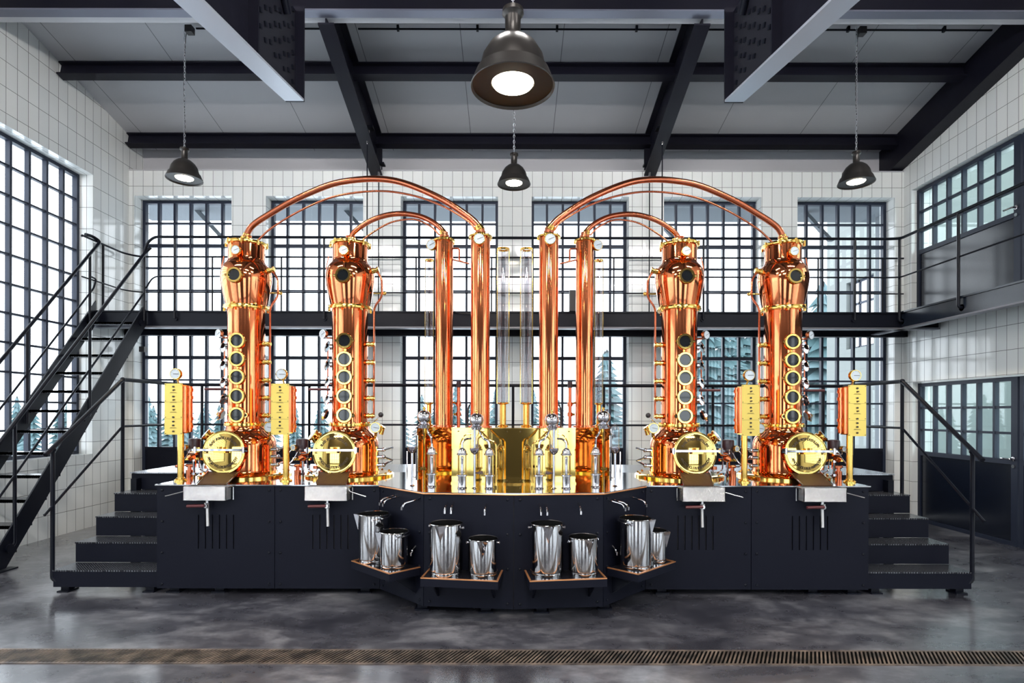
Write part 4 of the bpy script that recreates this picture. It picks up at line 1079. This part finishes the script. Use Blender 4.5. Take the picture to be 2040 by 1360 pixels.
# ------------------------------------------------------------------ shelves, buckets, spouts
def shelf(cs, lab):
    """cs: four corners, front-left, front-right, back-right, back-left (world)"""
    cx = sum(c[0] for c in cs)/4; cy = sum(c[1] for c in cs)/4
    t = thing('bucket_shelf', lab, 'shelf', (cx,cy,.295), 0, 'copper rimmed shelves on the platform bay')
    P = [(c[0]-cx,c[1]-cy) for c in cs]
    MB().prism(P, 0, .058).build('shelf_board', PANEL, t, smooth=False)
    Q = [(p[0]*.93,p[1]*.90) for p in P]
    MB().prism(Q, .0585, .0605).build('shelf_mat', mat('gloss_black',(.01,.01,.014),.08), t, smooth=False)
    m = MB()
    for i in (0,1,3):
        a, b = P[i], P[(i+1) % 4]
        d = Vector((b[0]-a[0], b[1]-a[1])).normalized(); n = Vector((-d.y, d.x))
        m.prism([a, b, (b[0]+n.x*.014,b[1]+n.y*.014), (a[0]+n.x*.014,a[1]+n.y*.014)], .0585, .066)
    m.build('copper_rim', WOODTRIM, t, smooth=False)
    for f in (.12, .88):
        a = Vector(P[3])*(1-f)+Vector(P[2])*f; b = Vector(P[0])*(1-f)+Vector(P[1])*f
        e = a+(b-a)*.75; d = (Vector(P[1])-Vector(P[0])).normalized()*.006
        m = MB(); m.add([(a.x-d.x,a.y-d.y,0),(e.x-d.x,e.y-d.y,0),(a.x-d.x,a.y-d.y,-.16),(a.x+d.x,a.y+d.y,0),(e.x+d.x,e.y+d.y,0),(a.x+d.x,a.y+d.y,-.16)],[(0,1,2),(5,4,3),(0,3,4,1),(1,4,5,2),(2,5,3,0)])
        m.build('bracket', BLACK, t, smooth=False)
    return t
shelf([(-.680,4.287),(-.093,4.206),(-.060,4.503),(-.650,4.560)],'copper rimmed shelf holding two buckets, left of the bay centre')
shelf([(.141,4.206),(.728,4.287),(.698,4.560),(.108,4.503)],'copper rimmed shelf holding two buckets, right of the bay centre')
shelf([(-1.341,4.783),(-.938,4.394),(-.728,4.588),(-1.148,5.005)],'copper rimmed shelf holding two buckets, far left side of the bay')
shelf([(.986,4.394),(1.389,4.783),(1.196,5.005),(.778,4.588)],'copper rimmed shelf holding two buckets, far right side of the bay')

def bucket(x, y, r, h, az, lab):
    """az: heading of the pouring lip, 0 = towards +x"""
    t = thing('steel_bucket', lab, 'bucket', (x,y,.356), az, 'stainless pouring buckets on the shelves')
    prof = [(r*.95,0),(r*.96,.022),(r*.93,.026),(r*.985,.034),(r,.040),(r,h-.006),(r*1.05,h-.004),(r*1.06,h),(r*1.04,h+.004),(r*.985,h),(r*.975,.045),(.0001,.040)]
    m = MB(); m.lathe(prof,56); m.build('bucket_body', STEEL, t)
    # triangular pouring lip
    m = MB(); hh = .13; w = .048; o = .036; e = 1.004
    A = (r*math.cos(.37)*e, r*math.sin(.37)*e, h+.003); B = (r*math.cos(.37)*e, -r*math.sin(.37)*e, h+.003); Cc = (r+o,0,h+.002); D = (r*e,0,h-hh)
    A2 = tuple(v*.99 for v in A[:2])+(h,); B2 = tuple(v*.99 for v in B[:2])+(h,)
    m.add([A,Cc,D,B],[(0,2,1),(1,2,3)]); 
    lip = m.build('pouring_lip', CHROME, t, smooth=False)
    sm = lip.modifiers.new('s','SOLIDIFY'); sm.thickness = .002
    m = MB()
    for q in (-1,1):
        m.cyl((0,q*r,h-.03),(0,q*(r+.014),h-.03),.008,12); m.tube([(.0+.012*math.cos(a),q*(r+.014),h-.03+.012*math.sin(a)) for a in [2*PI*k/10 for k in range(10)]],.003,6,closed=True)
    m.build('handle_ears', CHROME, t)
    ring = [(-(r+.016)*math.sin(a)*1.0,(r+.016)*math.cos(a),h-.03+.012*math.sin(a)) for a in [PI*k/16 for k in range(17)]]
    MB().tube(ring,.0042,6).build('bail_handle', CHROME, t)
    return t
D = math.radians
bucket(-.498,4.40,.126,.395,D(-105),'tall stainless bucket on the shelf left of the bay centre')
bucket(-.213,4.375,.112,.282,D(-90),'short stainless bucket on the shelf left of the bay centre')
bucket(.279,4.40,.126,.395,D(-88),'tall stainless bucket on the shelf right of the bay centre')
bucket(.562,4.41,.112,.290,D(-70),'short stainless bucket on the shelf right of the bay centre')
bucket(-1.150,4.775,.126,.400,D(-170),'tall stainless bucket on the far left shelf of the bay')
bucket(-.940,4.590,.112,.290,D(-160),'short stainless bucket in front on the far left shelf of the bay')
bucket(1.008,4.600,.126,.400,D(-25),'tall stainless bucket in front on the far right shelf of the bay')
bucket(1.205,4.785,.105,.265,D(-35),'short stainless bucket behind the tall one on the far right shelf')

def spout(px, py, p0, p1, lab, ln=.13, drop=.045):
    """wall spout on facet p0-p1, tip seen at pixel px,py"""
    a = Vector(p0); b = Vector(p1); d = (b-a).normalized(); n = Vector((d.y,-d.x))
    if n.y > 0: n = -n
    # tip lies ln in front of the facet
    k = (px-CX)/F
    A = a+n*ln
    tt = (k*A.y-A.x)/(d.x-k*d.y); tip = A+d*tt
    z = EYE-(py-CY)*tip.y/F
    t = thing('wall_spout', lab, 'spout', (tip.x,tip.y,z), 0, 'thin steel spouts on the platform bay')
    back = Vector((-n.x*ln,-n.y*ln,drop+.02))
    m = MB(); m.tube(fillet([back,(-n.x*.02,-n.y*.02,drop),(0,0,0)],.03),.0075,10); m.build('spout_pipe', CHROME, t)
    m = MB(); m.cyl((0,0,.022),(0,0,-.004),.010,10); m.build('nozzle', CHROME, t)
Fb = ((-.70,4.57),(.024,4.50)); Fc = ((.024,4.50),(.745,4.57)); Fa = ((-1.155,5.02),(-.70,4.57)); Fd = ((.745,4.57),(1.19,5.02))
for px, py, ff, lab, ln in ((886.5,1022,Fb,'left of two thin spouts above the tall bucket left of centre',.11),(899,1022,Fb,'right of two thin spouts above the tall bucket left of centre',.11),(966,1025,Fb,'single thin spout above the short bucket left of centre',.11),
                  (1078.5,1025,Fc,'left of two thin spouts above the tall bucket right of centre',.11),(1091,1025,Fc,'right of two thin spouts above the tall bucket right of centre',.11),(1158,1023,Fc,'single thin spout above the short bucket right of centre',.11),
                  (757,1006,Fa,'left of two thin spouts above the tall bucket far left',.16),(763.5,1008,Fa,'right of two thin spouts above the tall bucket far left',.16),(801,1015,Fa,'single thin spout above the short bucket far left',.16),
                  (1246,1016,Fd,'left of two thin spouts above the tall bucket far right',.16),(1252,1014,Fd,'right of two thin spouts above the tall bucket far right',.16),(1288,1008,Fd,'single thin spout above the buckets far right, outermost',.16),
                  (819,1106,Fa,'low thin spout behind the short bucket far left',.05),(1230,1104,Fd,'low thin spout beside the tall bucket far right',.05)):
    spout(px, py, *ff, lab, ln)

# ------------------------------------------------------------------ outside
m = MB()
nx, ny = 40, 40
def gz(x, y):
    d = max(0, y-12); side = 1/(1+math.exp(-(x-2)/6))
    return -.15 - (1-side)*.11*d + side*.01*d
vs = [(-90+180*i/nx, 9.6+130*(j/ny)**1.6, gz(-90+180*i/nx, 9.6+130*(j/ny)**1.6)) for j in range(ny+1) for i in range(nx+1)]
fs = [(j*(nx+1)+i, j*(nx+1)+i+1, (j+1)*(nx+1)+i+1, (j+1)*(nx+1)+i) for j in range(ny) for i in range(nx)]
m.add(vs, fs)
for (a,b,c,d) in ((-90,XL-.4,-40,9.6),(XR+.4,90,-40,9.6),(XL-.4,XR+.4,-40,YF-.4)):
    m.add([(a,c,-.15),(b,c,-.15),(b,d,-.15),(a,d,-.15)],[(0,1,2,3)])
tag(m.build('ground', SNOW), kind='structure')

def conifer_mesh(seed, tiers=15):
    rnd = random.Random(seed); m = MB(); m.lathe([(.035,0),(.03,.3),(.008,.98)],8)
    tr = m
    f = MB()
    for k in range(tiers):
        z = .10+.88*k/tiers; R = .225*(1-k/tiers)**.85+.012; n = 16
        ring = []; 
        base = [(0,0,z+.075)]
        for q in range(n):
            a = 2*PI*(q+rnd.random()*.5)/n; rr = R*(rnd.uniform(.8,1.1) if q % 2 else rnd.uniform(.35,.55))
            base.append((rr*math.cos(a), rr*math.sin(a), z-rnd.uniform(.0,.045)*(1 if q % 2 else .2)))
        f.add(base, [(0,1+q,1+(q+1)%n) for q in range(n)])
    return tr, f
protos = []
BARK = mat('bark',(.03,.025,.025),.9)
def tree(x, y, h, seed, lab):
    z = gz(x,y) if y > 9.6 else -.15
    if seed < 3:
        t = thing('conifer', lab, 'tree', (x,y,z-.05), random.random()*6, 'snowy conifers outside the windows')
        a, b = conifer_mesh(seed); a.build('trunk', BARK, t); b.build('branches', TREE, t, smooth=False)
        protos.append(t)
    else:
        t = copy_tree(protos[seed % 3]); t.location = (x,y,z-.05); t.rotation_euler = (0,0,random.random()*6)
        t['label'] = lab
    k = 1.4 if (x > 0 and 20 < y < 37) else 1.0
    t.scale = (h*k,h*k,h)
rt = [(7.6,22,6.2),(12.2,22.3,7.2),(16.9,21.8,5.8),(9.8,26.2,6.8),(14.5,26.4,6.4),(19.4,26,7.2),(6.2,27,5.2),(8.0,30.4,7.0),(12.2,30.5,7.6),(17,30.3,7.6),(5.2,31.5,6.0),(22,31,7),(10.1,34.6,7.5),(14.6,34.6,8.2),(6.0,35.6,6.6),(19.5,35,8.4),(2.6,36,5.0),(24,36,8)]
for i, (x,y,h) in enumerate(rt):
    tree(x,y,h, i, 'snow dusted conifer seen through the back windows on the right')
for i in range(6):
    tree(13+(i%2)*5, 9.4-i*2.6, 4.2+.5*(i%3), 30+i, 'conifer standing outside the right wall doors')
for i in range(44):
    x = -46+i*1.12; y = 44+(i%4)*3.2
    tree(x, y, 5.2+1.3*((i*7)%5)/5+max(0,-gz(x,y))*.30, 50+i, 'small hazy conifer in the distant tree line behind the back windows')

# eave outside the back windows with braces
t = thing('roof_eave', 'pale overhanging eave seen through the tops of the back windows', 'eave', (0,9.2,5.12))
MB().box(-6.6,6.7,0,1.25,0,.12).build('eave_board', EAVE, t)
for x in (-5.2,-2.6,.1,2.7,5.4):
    MB().prism([(x-.32,0),(x-.24,0),(x+.22,-.50),(x+.14,-.50)], .7, .78, 'y').build('brace', EAVE, t)
for x in (-6.6,6.6):
    MB().box(x-.06,x+.06,.9,1.02,-5.3,0).build('eave_post', EAVE, t)

t = thing('annexe', 'pale neighbouring wall with windows seen through the upper right hand doors', 'building', (8.6,6.5,-.15))
m = MB()
for a, b, c, d in wall_grid(0, 9, 0, 9, [(1+i*1.5, 2.1+i*1.5, 3.4, 5.1) for i in range(5)]): m.box(0,.25,a,b,c,d)
m.build('outer_wall', mat('annexe_render',(.15,.165,.16),.7), t, smooth=False)
for i in range(5):
    m = MB(); y = 1+i*1.5
    for k in range(4): m.box(.10,.15,y+k*.35,y+k*.35+.05,3.4,5.1)
    for k in range(4): m.box(.10,.15,y,y+1.1,3.4+k*.55,3.45+k*.55)
    m.build('window_bars', FRAME, t)
MB().box(-.3,.6,-.1,9.1,9.0,9.15).build('roof_edge', EAVE, t)

# ------------------------------------------------------------------ light
w = bpy.data.worlds.new('World'); bpy.context.scene.world = w; w.use_nodes = True
bg = w.node_tree.nodes['Background']
bg.inputs['Color'].default_value = (.90,.95,1.0,1); bg.inputs['Strength'].default_value = 3.2
def portal(loc, rot, sx, sy):
    l = bpy.data.lights.new('portal','AREA'); l.shape = 'RECTANGLE'; l.size = sx; l.size_y = sy; l.cycles.is_portal = True
    o = bpy.data.objects.new('portal', l); C.objects.link(o); o.location = loc; o.rotation_euler = rot
portal((0,YB+.34,2.5),(-PI/2,0,0),11.8,5.0)
portal((XL-.34,(LW[0]+LW[1])/2,3),(0,-PI/2,0),4.0,LW[1]-LW[0])
portal((XL-.34,(LW2[0]+LW2[1])/2,3),(0,-PI/2,0),4.0,LW2[1]-LW2[0])
portal((XR+.34,(RW3[0]+RW3[1])/2,3),(0,PI/2,0),4.0,RW3[1]-RW3[0])
portal((XR+.34,6.8,3.98),(0,PI/2,0),2.0,3.6)
portal((XR+.34,6.8,1.04),(0,PI/2,0),2.1,3.6)
portal((0,YF-.34,1.7),(PI/2,0,0),10.8,3.3)
for (x,y,z) in ((.005,2.73,3.15),(.03,6.9,4.36),(-3.91,6.8,4.37),(4.12,6.8,4.35)):
    l = bpy.data.lights.new('lamp_light','SPOT'); l.energy = 60; l.color = (1,.85,.65); l.spot_size = 2.3; l.spot_blend = .6; l.shadow_soft_size = .09
    o = bpy.data.objects.new('lamp_light', l); C.objects.link(o); o.location = (x,y,z-.02)

for j, y in enumerate((3.5, .3, -2.4)):  # tube type known from a reflection; count and places made up for brightness
    for i, x in enumerate((-3.6, .0, 3.6)):
        z = 5.55 if j < 2 else 5.0
        t = thing('fill_strip_light', 'long white tube lamp added behind the camera to brighten the hall', 'lamp', (x,y,z), 0, 'added tube lamps behind the camera')
        MB().box(-.78,.78,-.06,.06,.05,.10).build('lamp_housing', IRON, t)
        MB().cyl((-.75,0,.01),(.75,0,.01),.04,14).build('tube', TUBE, t)
        m = MB()
        for q in (-.6,.6): m.cyl((q,0,.1),(q,0,roof_z(y)-z),.005,6)
        m.build('suspension', BLACK, t)

# ------------------------------------------------------------------ camera, view
cd = bpy.data.cameras.new('Camera'); cam = bpy.data.objects.new('Camera', cd); C.objects.link(cam)
cd.sensor_width = 36; cd.lens = 20; cd.sensor_fit = 'HORIZONTAL'
cd.shift_x = (1020-CX)/2040; cd.shift_y = (CY-680)/2040
cd.clip_end = 500; cd.clip_start = .05
cam.location = (0,0,EYE); cam.rotation_euler = (PI/2, -math.radians(.13), 0)
sc = bpy.context.scene; sc.camera = cam
sc.view_settings.view_transform = 'Standard'; sc.view_settings.look = 'None'
sc.view_settings.exposure = 0.8; sc.view_settings.gamma = 1; sc.view_settings.use_curve_mapping = False
cy = sc.cycles
cy.use_denoising = True; cy.max_bounces = 9; cy.diffuse_bounces = 5; cy.glossy_bounces = 5; cy.transparent_max_bounces = 16
cy.caustics_reflective = False; cy.caustics_refractive = False; cy.sample_clamp_indirect = 6
